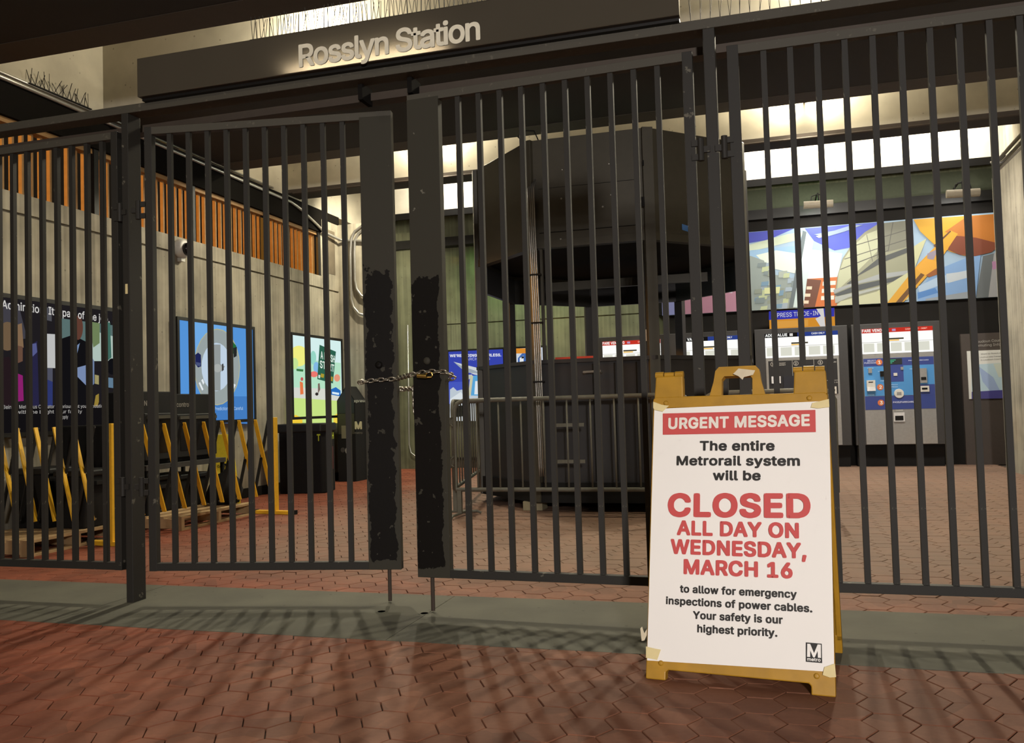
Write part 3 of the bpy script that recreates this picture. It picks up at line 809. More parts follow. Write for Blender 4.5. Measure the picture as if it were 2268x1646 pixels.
# ================================================================== NOTICE BOARD (folding A-frame)
def a_frame():
    a = math.radians(-6.75); lean = math.radians(14.3)
    t = thing('folding_sign', 'yellow folding sign board with taped white closure notice', 'sign', (-0.137, 3.128, 0), a)
    u = Vector((1, 0, 0)); v = Vector((0, math.sin(lean), math.cos(lean))); n = u.cross(v)     # n faces the street
    LB = 1.143; half = 0.3215
    depth = 2 * LB * math.sin(lean)
    v2 = Vector((0, -math.sin(lean), math.cos(lean))); n2 = Vector((0, math.cos(lean), math.sin(lean)))
    def board(o, vv, nn, name, parent):
        mb = MB()
        P = lambda poly, d0, d1: mb.prism(poly, o, u, vv, nn, d0, d1)
        P([(-half, 0.075), (half, 0.075), (half, 1.02), (-half, 1.02)], -0.030, -0.004)               # field
        P([(-half, 0.06), (-half + 0.02, 0.06), (-half + 0.02, 1.02), (-half, 1.02)], -0.036, 0.004)     # stiles
        P([(half - 0.02, 0.06), (half, 0.06), (half, 1.02), (half - 0.02, 1.02)], -0.036, 0.004)
        # foot rail with two feet and a shallow arch
        P([(-half, 0), (-half + 0.072, 0), (-half + 0.072, 0.028), (-half + 0.080, 0.036), (half - 0.085, 0.036), (half - 0.077, 0.028), (half - 0.077, 0), (half, 0), (half, 0.085), (-half, 0.085)], -0.036, 0.006)
        # head rail
        P([(-half, 1.0), (half, 1.0), (half, 1.036), (half - 0.008, 1.046), (-half + 0.008, 1.046), (-half, 1.036)], -0.036, 0.006)
        return mb.build(name, M_YEL, parent, bevel=0.004)
    fb = board(Vector((0, 0, 0)), v, n, 'front_board', t)
    bb = board(Vector((0, depth, 0)), v2, n2, 'back_board', t)
    o = Vector((0, 0, 0))
    for x0, x1, fl in ((-half, -half + 0.118, 0), (half - 0.122, half, 1)):                           # hinge lugs
        mb = MB()
        mb.prism([(x0 + 0.004, 1.04), (x1, 1.04), (x1 - 0.004, 1.130), (x0 + 0.008, 1.130)], o, u, v, n, -0.034, 0.005)
        lug = mb.build('hinge_lug', M_YEL, t, bevel=0.005)
        segs = ((0.004, 0.036), (0.040, 0.078), (0.082, 0.114))
        k = MB()
        for i, (s0, s1) in enumerate(segs):
            c0 = o + u * (x0 + s0) + v * 1.138 + n * -0.012; c1 = o + u * (x0 + s1) + v * 1.138 + n * -0.012
            k.cyl(c0, c1, 0.0135 if (i + fl) % 2 == 0 else 0.011, 12)
        k.build('hinge_knuckle', M_YEL, lug)
    # carrying handle: rounded arch with an opening
    pts = [(-0.09, 1.04), (-0.088, 1.10), (-0.082, 1.142), (-0.068, 1.158), (0.068, 1.158), (0.082, 1.142), (0.088, 1.10), (0.09, 1.04)]
    inn = [(0.057, 1.04), (0.057, 1.108), (0.048, 1.120), (-0.048, 1.120), (-0.057, 1.108), (-0.057, 1.04)]
    mb = MB(); outer = [(-0.104, 1.04)] + pts[1:-1] + [(0.104, 1.04)]
    ring = list(zip(outer, [inn[5], inn[4], inn[4], inn[3], inn[2], inn[1], inn[1], inn[0]]))
    for (p, q), (p2, q2) in zip(ring[:-1], ring[1:]):
        poly = [p, p2, q2, q] if q != q2 else [p, p2, q]
        mb.prism(poly, o, u, v, n, -0.030, 0.004)
    mb.build('handle', M_YEL, t)
    for x, y in ((-half + 0.052, 1.020), (half - 0.062, 1.024), (-half + 0.055, 0.058), (half - 0.058, 0.062)):
        MB().lathe([(0.0095, 0), (0.0095, 0.003), (0.006, 0.006), (0.0, 0.0065)], o + u * x + v * y + n * 0.006, n, 14).build('rivet', M_YEL, fb)
    # poster: 24 x 36 in sheet with slight waves, taped at its corners
    R = root_matrix(t); Rr = R.to_3x3()
    wo, wu, wv, wn = R @ o, Rr @ u, Rr @ v, Rr @ n
    un = lambda x, y: atp(x, y, wo + wn * 0.0078, wn)
    tl, tr, bl, br = [un(*q) for q in ((1449, 906), (1836, 888), (1433, 1463), (1848, 1489))]
    nx, ny = 12, 18; vs = []
    for j in range(ny + 1):
        for i in range(nx + 1):
            s, q = i / nx, j / ny
            p = tl.lerp(tr, s).lerp(bl.lerp(br, s), q)
            wob = 0.0014 * math.sin(5 * s + 3 * q) * math.sin(PI * s) * math.sin(PI * q) * (1.6 - q)
            vs.append(p + wn * (wob - 0.0005))
    fs = [(j * (nx + 1) + i, (j + 1) * (nx + 1) + i, (j + 1) * (nx + 1) + i + 1, j * (nx + 1) + i + 1) for j in range(ny) for i in range(nx)]
    mb = MB(); mb.add(vs, fs)
    ps = mb.build('notice_sheet', M_PAPER, t, True, smooth=True)
    RED = simple('notice_red', lin((198, 74, 72)), 0.6, 0, 0.03); INK = simple('notice_black', (0.012, 0.010, 0.008), 0.6)
    un2 = lambda x, y: atp(x, y, wo + wn * 0.0105, wn)
    def flat(poly, mat, lift, name='printed_block'):
        b = MB(); b.add([un2(*p) + wn * lift for p in poly], [list(range(len(poly)))])
        return b.build(name, mat, ps, True)
    flat([(1468, 963), (1807, 957), (1806, 908), (1468, 916)], RED, 0, 'red_banner')
    def ln(body, p0, p1, cap, mat, bold=0.027):
        a, b = un2(*p0), un2(*p1)
        letter(body, a, b - a, wv, cap, mat, ps, (b - a).length, bold, 0.0008)
    sc = (tr - tl).length / 387.0
    CR = simple('notice_cream', (0.80, 0.74, 0.66), 0.6)
    ln('URGENT MESSAGE', (1480, 951), (1794, 944), 27 * sc, CR, 0.032)
    ln('The entire', (1550, 998.5), (1716, 998.5), 22.5 * sc, INK)
    ln('Metrorail system', (1498.5, 1031), (1772, 1032), 22 * sc, INK)
    ln('will be', (1579, 1064), (1685, 1064.5), 22 * sc, INK)
    ln('CLOSED', (1478.5, 1145), (1796, 1148.5), 53.5 * sc, RED, 0.036)
    ln('ALL DAY ON', (1499, 1185.5), (1770, 1193), 33 * sc, RED, 0.034)
    ln('WEDNESDAY,', (1485, 1227), (1787, 1238), 33 * sc, RED, 0.034)
    ln('MARCH 16', (1514, 1272), (1756, 1282), 33 * sc, RED, 0.034)
    ln('to allow for emergency', (1506, 1312.5), (1765, 1325.5), 16.5 * sc, INK)
    ln('inspections of power cables.', (1475, 1338.5), (1799.5, 1357), 16.5 * sc, INK)
    ln('Your safety is our', (1535, 1371), (1734, 1382.5), 16.5 * sc, INK)
    ln('highest priority.', (1544.5, 1401), (1722, 1411), 16.5 * sc, INK)
    # the operator's square M emblem
    flat([(1785, 1466), (1821, 1469), (1820, 1426), (1785, 1423)], INK, 0, 'emblem_block')
    WH = simple('notice_white', (0.86, 0.83, 0.78), 0.6)
    flat([(1787.5, 1455), (1788, 1426), (1794.5, 1426.5), (1803, 1447), (1811, 1427.5), (1818, 1428), (1818.5, 1457.5), (1811.5, 1457), (1811, 1442), (1804.5, 1456.5), (1801, 1456.2), (1794.5, 1441), (1794.5, 1455.5)], WH, 0.0006, 'emblem_letter')
    ln('metro', (1788, 1463.5), (1817.5, 1465.8), 6.5 * sc, WH, 0.02)
    # tape
    def tape(poly, mat, lift=0.002, name='tape'):
        b = MB(); b.add([un2(*p) + wn * lift for p in poly], [list(range(len(poly)))]); b.build(name, mat, t, True)
    tape([(1447, 903), (1447, 890), (1466, 897), (1482, 899), (1468, 912), (1449, 908)], M_TAPE)
    tape([(1796, 903), (1799, 893), (1836, 884), (1837, 902), (1812, 905)], M_TAPE)
    tape([(1431, 1457), (1431, 1432), (1452, 1437), (1464, 1439), (1456, 1462)], M_TAPE)
    tape([(1822, 1495), (1826, 1478), (1849, 1470), (1852, 1500), (1838, 1501)], M_TAPE)
    tape([(1624, 829), (1636, 817), (1673, 821), (1668, 831), (1648, 836), (1645, 842), (1636, 834)], M_WTAPE, 0.004)
    b = MB(); q = [un2(*p) - wn * 0.02 for p in ((1431, 1391), (1424, 1403), (1419, 1388), (1415, 1392), (1418, 1420), (1424, 1419), (1431, 1404))]
    b.add(q, [list(range(7))]); b.build('tape', M_WTAPE, t, True)
a_frame()

# ================================================================== HALL: left wall
PX = XW + 0.05
WLx = lambda x, y: atx(x, y, PX)
def lightbox(name, label, y0, y1, z0, z1, bgc, lit, cat='poster'):
    t = thing(name, label, cat, (XW, (y0 + y1) / 2, z0))
    w = 0.035
    fr = MB()
    fr.box(XW, PX + 0.012, y0 - w, y0, z0 - w, z1 + w).box(XW, PX + 0.012, y1, y1 + w, z0 - w, z1 + w)
    fr.box(XW, PX + 0.012, y0, y1, z0 - w, z0).box(XW, PX + 0.012, y0, y1, z1, z1 + w)
    fr.box(XW, PX - 0.004, y0 - w, y1 + w, z0 - w, z1 + w)
    fr.build('frame', M_FRAME, t, True)
    b = MB(); b.add([(PX, y0, z0), (PX, y1, z0), (PX, y1, z1), (PX, y0, z1)], [(0, 1, 2, 3)]); return b.build('print', inkm(bgc, lit), t, True)
NX = (1, 0, 0)
p = lightbox('lightbox_poster', 'dark lightbox poster of people on left wall', 4.95, 6.77, 0.89, 1.985, (34, 31, 34), 0.8)
art('picture', p, WLx, [
    ((70, 68, 76), [(-60, 668), (40, 672), (60, 750), (-60, 760)]),
    ((118, 96, 72), ell(16, 745, 22, 32)), ((140, 112, 84), [(36, 720), (48, 716), (52, 770), (38, 772)]),
    ((112, 82, 66), [(36, 765), (50, 768), (50, 800), (38, 805)]),
    ((40, 28, 32), [(-60, 800), (20, 790), (34, 830), (34, 900), (-60, 900)]),
    ((150, 36, 118), [(35, 826), (50, 832), (52, 888), (35, 890)]),
    ((42, 40, 72), [(66, 765), (82, 755), (86, 900), (66, 900)]), ((92, 98, 150), [(67, 763), (80, 760), (82, 780), (72, 790)]),
    ((86, 86, 92), [(98, 680), (114, 682), (114, 712), (98, 708)]),
    ((206, 207, 206), [(97, 739), (148, 742), (148, 816), (97, 815)]),
    ((86, 88, 104), [(98, 816), (116, 816), (116, 846), (98, 840)]), ((50, 60, 118), [(98, 838), (116, 846), (116, 905), (98, 900)]),
    ((96, 120, 118), [(132, 705), (260, 722), (260, 790), (132, 770)]), ((190, 210, 200), [(196, 730), (250, 745), (250, 800), (196, 800)]),
    ((120, 140, 96), [(196, 712), (220, 716), (220, 760), (206, 770)]),
    ((20, 19, 22), [(136, 750), (160, 742), (196, 760), (204, 850), (206, 900), (136, 900)]),
    ((104, 66, 54), ell(172, 726, 11, 27)), ((126, 150, 190), [(164, 770), (176, 760), (168, 792)]),
    ((130, 150, 190), [(168, 815), (204, 805), (208, 850), (196, 860), (168, 832)]), ((120, 140, 176), [(198, 785), (208, 800), (208, 850), (200, 858)]),
    ((70, 116, 104), [(234, 712), (243, 714), (246, 792), (236, 800)]), ((18, 18, 22), ell(247, 812, 11, 18)),
    ((104, 134, 158), [(236, 836), (252, 838), (252, 860), (236, 858)]), ((170, 160, 110), [(209, 830), (218, 832), (218, 852), (209, 850)]),
    ((176, 160, 50), [(236, 881), (252, 882), (252, 893), (236, 892)]), ((160, 136, 60), [(206, 905), (211, 876), (218, 872), (218, 890), (212, 910)]),
    ((60, 60, 60), [(166, 900), (218, 905), (218, 940), (166, 935)]),
    ((20, 18, 20), [(-60, 900), (250, 900), (250, 950), (-60, 962)])], NX, 0.8)
WT = inkm((225, 222, 218), 0.8)
letter_px('Admiration. It\u2019s part of the job.', (2, 683), (241, 715), 0.068, WT, p, WLx, bold=0.012, lift=0.009)
letter_px('Being a Metrobus Operator is serious. But your reputation', (5, 906), (230, 903), 0.030, inkm((180, 176, 172), 0.8), p, WLx, bold=0.006, lift=0.009)
letter_px('with the bright your family', (35, 917), (180, 915), 0.030, inkm((180, 176, 172), 0.8), p, WLx, bold=0.006, lift=0.009)
letter_px('Apply', (132, 928), (149, 927), 0.030, inkm((180, 176, 172), 0.8), p, WLx, bold=0.006, lift=0.009)
letter_px('M', (243, 908), (252, 908), 0.045, inkm((225, 222, 218), 0.8), p, WLx, bold=0.03, lift=0.009)

p = lightbox('lightbox_poster', 'blue lightbox poster with grey traffic circle', 7.70, 9.06, 0.925, 1.99, (84, 146, 214), 1.0)
ZB = lambda zx, zy: (340 + zx / 3.919, 480 + zy / 3.919)
Zp = lambda pts, f: [f(*q) for q in pts]
art('picture', p, WLx, [
    ((110, 168, 226), Zp([(300, 890), (640, 930), (640, 1100), (340, 1200)], ZB)), ((66, 122, 190), Zp([(520, 1560), (860, 1560), (860, 1800), (520, 1790)], ZB)),
    ((178, 178, 140), Zp(ell(550, 1305, 200, 333), ZB)), ((150, 160, 160), Zp(ell(550, 1305, 194, 325), ZB)),
    ((190, 208, 226), Zp(ell(545, 1305, 130, 210), ZB)),
    ((146, 152, 152), Zp([(520, 1110), (580, 1110), (580, 1280), (620, 1300), (580, 1350), (580, 1510), (520, 1510), (520, 1350), (480, 1300), (520, 1270)], ZB)),
    ((168, 172, 170), Zp(ell(555, 1315, 36, 36), ZB)),
    ((30, 36, 84), Zp([(360, 1200), (385, 1180), (410, 1200), (412, 1300), (385, 1310), (362, 1280)], ZB)), ((70, 80, 120), Zp([(366, 1262), (408, 1270), (404, 1300), (370, 1292)], ZB)),
    ((38, 104, 58), Zp([(640, 1060), (690, 1090), (716, 1120), (722, 1180), (690, 1190), (650, 1120)], ZB)), ((36, 40, 40), Zp([(690, 1140), (722, 1130), (720, 1210), (694, 1225)], ZB)),
    ((225, 232, 236), Zp([(390, 1445), (402, 1435), (432, 1500), (420, 1510)], ZB)), ((225, 232, 236), Zp([(412, 1420), (426, 1408), (440, 1440), (430, 1460)], ZB)),
    ((225, 232, 236), Zp([(696, 1450), (712, 1460), (688, 1510), (676, 1500)], ZB)), ((60, 60, 62), Zp([(592, 1280), (604, 1275), (608, 1330), (592, 1345)], ZB))], NX, 1.0)
letter_px('Predictions of Careful', (474, 909), (537, 908), 0.036, inkm((170, 200, 232), 1), p, WLx, bold=0.006, lift=0.009)

p = lightbox('lightbox_poster', 'pale lightbox poster with yellow sun and green placard', 9.96, 11.30, 0.925, 1.99, (212, 238, 236), 1.0)
art('picture', p, WLx, [
    ((198, 226, 132), Zp([(1180, 1560), (1625, 1590), (1625, 1790), (1180, 1790)], ZB)), ((214, 216, 206), Zp([(1180, 1480), (1625, 1500), (1625, 1600), (1180, 1570)], ZB)),
    ((180, 226, 196), Zp([(1180, 1250), (1300, 1230), (1420, 1250), (1625, 1270), (1625, 1500), (1180, 1480)], ZB)),
    ((240, 238, 130), Zp(ell(1260, 1210, 82, 90), ZB)), ((196, 228, 150), Zp(ell(1222, 1275, 34, 50), ZB)), ((150, 214, 196), Zp(ell(1385, 1225, 26, 60), ZB)),
    ((130, 184, 226), Zp(ell(1412, 1310, 26, 50), ZB)), ((236, 120, 110), Zp(ell(1392, 1368, 34, 26), ZB)), ((226, 150, 120), Zp(ell(1592, 1400, 26, 32), ZB)),
    ((44, 96, 76), Zp([(1440, 1112), (1582, 1172), (1556, 1448), (1420, 1410)], ZB)), ((170, 150, 50), Zp([(1452, 1360), (1480, 1368), (1476, 1400), (1448, 1392)], ZB)),
    ((170, 150, 50), Zp([(1532, 1386), (1556, 1392), (1552, 1430), (1528, 1422)], ZB)), ((210, 226, 216), Zp([(1430, 1372), (1446, 1376), (1444, 1404), (1428, 1400)], ZB)),
    ((60, 120, 70), Zp([(1238, 1320), (1300, 1326), (1296, 1346), (1240, 1340)], ZB)),
    ((40, 38, 36), Zp([(1195, 1405), (1208, 1408), (1208, 1590), (1196, 1588)], ZB)), ((228, 120, 70), Zp([(1268, 1430), (1294, 1440), (1300, 1540), (1272, 1545)], ZB)),
    ((200, 90, 90), Zp(ell(1286, 1410, 12, 16), ZB)), ((120, 100, 90), Zp([(1425, 1450), (1440, 1445), (1445, 1500), (1425, 1540)], ZB)), ((50, 44, 42), Zp(ell(1415, 1540, 14, 14), ZB)),
    ((40, 110, 190), Zp([(1535, 1500), (1580, 1480), (1622, 1510), (1622, 1560), (1535, 1545)], ZB)), ((216, 236, 246), Zp([(1548, 1520), (1610, 1530), (1606, 1548), (1548, 1538)], ZB)),
    ((238, 200, 60), Zp([(1180, 1745), (1230, 1720), (1290, 1750), (1290, 1792), (1180, 1792)], ZB)), ((236, 206, 70), Zp([(1560, 1730), (1620, 1690), (1622, 1792), (1560, 1792)], ZB))], NX, 1.0)
g0 = WLx(*ZB(1446, 1232)); g1 = WLx(*ZB(1570, 1272))
letter('A FRESH', g0, g1 - g0, (0, 0, 1), 0.105, inkm((225, 240, 228), 1), p, (g1 - g0).length, 0.02, 0.009)
g0 = WLx(*ZB(1440, 1312)); g1 = WLx(*ZB(1564, 1350))
letter('START', g0, g1 - g0, (0, 0, 1), 0.105, inkm((225, 240, 228), 1), p, (g1 - g0).length, 0.02, 0.009)

# dome camera on the wall
dc = thing('dome_camera', 'white dome camera with smoked bubble high on left wall', 'camera', (XW, 7.79, 2.75))
MB().lathe([(0.10, 0.0), (0.105, 0.03), (0.095, 0.075), (0.075, 0.085)], (XW, 7.79, 2.755), NX, 24).build('housing', M_WHITEP, dc, True, smooth=True)
MB().lathe([(0.07, 0.0), (0.066, 0.03), (0.045, 0.06), (0.02, 0.072), (0.0, 0.074)], (XW + 0.08, 7.80, 2.75), NX, 20).build('bubble', M_GLASSDOME, dc, True, smooth=True)
MB().box(XW, XW + 0.05, 7.76, 7.82, 2.62, 2.66).build('bracket', M_WHITEP, dc, True)

# conduits
def conduit(label, paths, r=0.016, clamps=()):
    t = thing('conduit', label, 'pipe', paths[0][0])
    for q in paths: MB().tube(q, r, 10).build('pipe', M_PIPE, t, True, smooth=True)
    for c in clamps: MB().box(c[0] - 0.03, c[0] + 0.03, c[1] - 0.02, c[1] + 0.02, c[2] - 0.012, c[2] + 0.012).build('clamp', M_PIPE, t, True)
    return t
xc = XW + 0.04
conduit('steel conduit running along dark fascia over the orange louvres', [[(xc, 3.5, 3.79), (xc, 6.0, 3.79), (xc, 10.0, 3.745), (xc, 10.25, 3.70), (xc, 10.6, 3.60), (xc + .01, 10.9, 3.50), (xc + .03, 11.30, 3.47), (xc + .10, 11.34, 3.46), (-5.60, 11.34, 3.44), (-5.24, 11.33, 3.40)]], 0.02)
conduit('thin steel conduit on upper edge of the left fascia', [[(xc - .01, 3.5, 3.835), (xc - .01, 9.6, 3.835)]], 0.012)
PC = lambda x, y: tuple(aty(x, y, 11.335))
conduit('pair of bent conduits on front of left concrete pier', [
    [PC(*q) for q in ((818, 498), (800, 501), (785, 513), (778, 530), (776, 560), (777, 630), (778, 662), (783, 680), (795, 695), (820, 702))],
    [PC(*q) for q in ((822, 506), (804, 508), (793, 518), (786, 534), (785, 560), (786, 620), (790, 640), (800, 655), (822, 664))]], 0.018)
q = lambda x, y: tuple(aty(x, y, 13.16))
conduit('thin vertical conduit beside the left pilaster on back wall', [[q(903, 720), q(905, 900), q(906, 985), q(910, 1003), q(922, 1012), q(935, 1014)]], 0.012)
RPp = lambda x, y: tuple(aty(x, y, 12.4))
conduit('diagonal conduits passing over top of the right pier', [
    [RPp(2195, 362), RPp(2215, 350), RPp(2275, 283)], [RPp(2200, 368), RPp(2222, 358), RPp(2280, 296)]], 0.025)
conduit('small curved conduit hugging top corner of the right pier', [[RPp(2224, 480), RPp(2223, 400), RPp(2228, 372), RPp(2240, 358), RPp(2252, 346), RPp(2275, 335)]], 0.012)

# trash bin
tb = thing('trash_bin', 'black square trash bin against left wall below the pale poster', 'bin', (-5.46, 9.60, 0), math.radians(12))
MB().prism([(-0.30, -0.22), (0.22, -0.22), (0.27, -0.17), (0.27, 0.2), (-0.30, 0.2)], (0, 0, 0), (1, 0, 0), (0, 1, 0), (0, 0, 1), 0.0, 0.76).build('body', M_BLACK, tb, bevel=0.012)
MB().prism([(-0.325, -0.24), (0.23, -0.24), (0.29, -0.18), (0.29, 0.22), (-0.325, 0.22)], (0, 0, 0), (1, 0, 0), (0, 1, 0), (0, 0, 1), 0.74, 0.845).build('lid', M_BLACKG, tb, bevel=0.015)
TM = root_matrix(tb); YG = inkm((190, 200, 30))
o0 = TM @ Vector((0.172, -0.2215, 0.63)); uu = TM.to_3x3() @ Vector((1, 0, 0))
letter('T', o0, uu, (0, 0, 1), 0.085, YG, tb, 0.044, 0.03)
o0 = TM @ Vector((0.2715, -0.15, 0.64)); uu = TM.to_3x3() @ Vector((0, 1, 0))
letter('RASH', o0, uu, (0, 0, 1), 0.085, YG, tb, 0.31, 0.03)
MB().box(0.2705, 0.273, -0.13, 0.12, 0.27, 0.55).build('decal', inkm((92, 26, 24)), tb)
for k in range(3):
    for s in (-0.06, 0.05):
        MB().lathe([(0.026, 0), (0.0, 0.001)], (0.274, s, 0.32 + k * 0.09), (1, 0, 0), 12).build('decal_mark', inkm((170, 160, 150)), tb)

# newspaper pylon
py = thing('newspaper_pylon', 'slim dark newspaper pylon with gabled top by left pier', 'newspaper box', (-5.64, 11.12, 0))
MB().prism([(-0.14, 0), (0.14, 0), (0.14, 1.13), (0.0, 1.33), (-0.14, 1.13)], (0, 0, 0), (1, 0, 0), (0, 0, 1), (0, 1, 0), -0.16, 0.18).build('body', M_BLACK, py, bevel=0.006)
MB().prism([(-0.125, 0.95), (0.125, 0.95), (0.125, 1.125), (0.0, 1.305), (-0.125, 1.125)], (0, 0, 0), (1, 0, 0), (0, 0, 1), (0, 1, 0), -0.163, -0.158).build('header_panel', simple('navy_plastic', (0.008, 0.010, 0.022), 0.5), py)
MB().box(-0.125, 0.125, -0.163, -0.158, 0.66, 0.945).build('door', simple('olive_plastic', (0.035, 0.030, 0.018), 0.5), py)
PYf = lambda x, y: aty(x, y, 10.958)
letter_px('express', (779, 891.5), (811, 891), 0.042, inkm((190, 188, 180)), py, PYf, bold=0.02)
MB().box(-0.075, 0.060, -0.1635, -0.160, 0.60, 0.78).build('emblem_block', inkm((120, 114, 92)), py)
letter_px('M', (786, 951), (802, 951), 0.11, inkm((205, 196, 160)), py, lambda x, y: aty(x, y, 10.954), bold=0.045, lift=0.002)
letter_px('metro', (785, 961), (803, 961), 0.028, inkm((110, 106, 96)), py, PYf, bold=0.015)
MB().lathe([(0.055, 0), (0.0, 0.001)], (0.03, -0.1615, 0.43), (0, -1, 0), 20).build('sticker', inkm((150, 148, 138)), py)
MB().lathe([(0.035, 0), (0.0, 0.001)], (-0.06, -0.1615, 0.44), (0, -1, 0), 16).build('sticker', inkm((62, 60, 58)), py)

# ---- pallets with newspaper boxes
def pallet(label, x0, x1, y0, y1, z=0.0):
    t = thing('pallet', label, 'pallet', ((x0 + x1) / 2, (y0 + y1) / 2, z))
    for k in range(6):
        a = x0 + (x1 - x0 - 0.09) * k / 5
        MB().box(a, a + 0.09, y0, y1, 0.10, 0.12).build('deck_board', M_WOOD, t, True)
    for k in range(3):
        a = y0 + (y1 - y0 - 0.04) * k / 2
        MB().box(x0, x1, a, a + 0.04, 0.018, 0.10).build('stringer', M_WOOD, t, True)
    for k in range(2):
        a = x0 + (x1 - x0 - 0.09) * k
        MB().box(a, a + 0.09, y0, y1, 0.0, 0.018).build('bottom_board', M_WOOD, t, True)
pallet('wooden pallet under black newspaper rack by the blue poster', -5.85, -4.86, 6.37, 7.46)
pallet('wooden pallet under the row of low black bins', -5.86, -5.14, 5.05, 5.98)
def news_box(label, y0, y1, x0, x1, z0, z1, txt):
    t = thing('newspaper_box', label, 'newspaper box', ((x0 + x1) / 2, (y0 + y1) / 2, z0), 0, None)
    g = 0.30 * (z1 - z0)
    MB().box(x0, x1 - 0.03, y0, y1, z0, z1).build('body', M_BLACK, t, True, bevel=0.01)
    dr = MB().box(x1 - 0.03, x1, y0 + 0.02, y1 - 0.02, z0 + 0.04, z1 - g).build('door', M_BLACKG, t, True, bevel=0.006)
    MB().box(x1, x1 + 0.003, y0 + 0.06, y1 - 0.06, z0 + 0.10, z1 - g - 0.06).build('window', simple('dark_pane', (0.006, 0.006, 0.007), 0.15), dr, True)
    MB().box(x1, x1 + 0.02, y0 + 0.04, y1 - 0.04, z1 - g - 0.05, z1 - g - 0.02).build('handle', M_KIOSK, dr, True)
    if txt: letter(txt, (x1 - 0.029, y0 + 0.05, z1 - g * 0.65), (0, 1, 0), (0, 0, 1), 0.045, inkm((130, 126, 118)), t, None, 0.015)
news_box('left black newspaper box of the rack standing under blue poster', 6.42, 6.84, -5.72, -5.28, 0.56, 1.215, 'NEWS')
news_box('right black newspaper box of the rack standing under blue poster', 6.86, 7.50, -5.72, -5.28, 0.56, 1.195, 'control C')
rk = thing('rack', 'dark steel rack carrying the pair of newspaper boxes', 'rack', (-5.5, 6.9, 0.12))
MB().box(-5.74, -5.22, 6.38, 7.54, 0.515, 0.558).build('shelf', simple('rack_steel', (0.06, 0.058, 0.055), 0.5, 0.4), rk, True)
for x in (-5.72, -5.26):
    for y in (6.40, 7.50): MB().box(x, x + 0.03, y, y + 0.03, 0.12, 0.515).build('leg', M_BLACK, rk, True)
def low_bin(label, y0, y1, x0, x1, z0, z1):
    t = thing('storage_bin', label, 'bin', ((x0 + x1) / 2, (y0 + y1) / 2, z0))
    b = 0.03
    MB().prism([(x0 + b, z0), (x1 - b, z0), (x1, z1 - 0.05), (x0, z1 - 0.05)], (0, 0, 0), (1, 0, 0), (0, 0, 1), (0, -1, 0), -y1, -y0).build('body', M_BLACK, t, True, bevel=0.012)
    MB().box(x0 - 0.012, x1 + 0.012, y0 - 0.01, y1 + 0.01, z1 - 0.05, z1).build('lid', M_BLACKG, t, True, bevel=0.012)
    MB().box(x1 - 0.002, x1 + 0.02, (y0 + y1) / 2 - 0.08, (y0 + y1) / 2 + 0.08, z1 - 0.12, z1 - 0.09).build('handle', M_BLACKG, t, True)
low_bin('low black bin under rack shelf, nearer the gate', 6.46, 6.86, -5.68, -5.27, 0.121, 0.46)
low_bin('low black bin under rack shelf, farther from gate', 6.90, 7.30, -5.68, -5.27, 0.121, 0.44)
low_bin('low black bin under dark poster, against the wall', 5.60, 5.95, -5.86, -5.51, 0.121, 0.60)
low_bin('low black bin under dark poster, farther from the wall', 5.62, 5.95, -5.47, -5.16, 0.121, 0.58)
# tall black case behind the yellow post
tc_ = thing('equipment_case', 'tall black equipment case behind yellow barricade post', 'case', (-5.62, 6.2, 0))
MB().box(-5.86, -5.40, 6.08, 6.32, 0.02, 0.93).build('body', M_BLACK, tc_, True, bevel=0.015)
for z in (0.25, 0.62): MB().box(-5.40, -5.385, 6.10, 6.30, z, z + 0.03).build('band', M_BLACKG, tc_, True)
# black sack
sk = thing('sack', 'slumped black sack at far end of the pallet behind lattice barricade', 'bag', (-5.12, 7.32, 0.12))
sv = MB(); sv.lathe([(0.0, 0), (0.13, 0.005), (0.17, 0.06), (0.165, 0.16), (0.12, 0.26), (0.05, 0.31), (0.03, 0.36), (0.05, 0.39), (0.0, 0.395)], (0, 0, 0), (0.25, 0, 1), 14)
sv.v = [(x * (1 + 0.12 * math.sin(5 * z * 9 + 3 * y * 20)), y * (1 + 0.1 * math.sin(7 * x * 20)), max(z, 0)) for x, y, z in sv.v]
sv.build('body', M_BLACK, sk, smooth=True)
# wet floor sign
wfz = 0.89 / 0.78
wf = thing('caution_sign', 'yellow wet floor caution sign against left wall beneath blue poster', 'sign', (-5.70, 8.2, 0.0), math.radians(38))
for s in (-1, 1):
    mb = MB(); nn = Vector((0, -s * 1.0, 0.16)).normalized()
    mb.prism([(-0.16, 0), (-0.11, 0), (-0.10, 0.05), (0.10, 0.05), (0.11, 0), (0.16, 0), (0.085, 0.78), (-0.085, 0.78)], (0, s * -0.13, 0), (1, 0, 0), Vector((0, s * 0.16, 1)).normalized(), nn, -0.012, 0.0)
    mb.build('panel', M_YELC, wf, bevel=0.004)
WM = root_matrix(wf); wu = WM.to_3x3() @ Vector((1, 0, 0)); wvv = WM.to_3x3() @ Vector((0, 0.16, 1)).normalized()
o0 = WM @ (Vector((-0.115, -0.13, 0)) + Vector((0, 0.16, 1)).normalized() * 0.24); o0 += WM.to_3x3() @ Vector((0, -0.012, 0))
letter('WET', o0, wu, wvv, 0.055, inkm((24, 22, 10)), wf, 0.22, 0.03)
o0 = WM @ (Vector((-0.125, -0.13, 0)) + Vector((0, 0.16, 1)).normalized() * 0.14); o0 += WM.to_3x3() @ Vector((0, -0.012, 0))
letter('FLOOR', o0, wu, wvv, 0.055, inkm((24, 22, 10)), wf, 0.24, 0.03)
o0 = WM @ (Vector((-0.075, -0.13, 0)) + Vector((0, 0.16, 1)).normalized() * 0.42); o0 += WM.to_3x3() @ Vector((0, -0.012, 0))
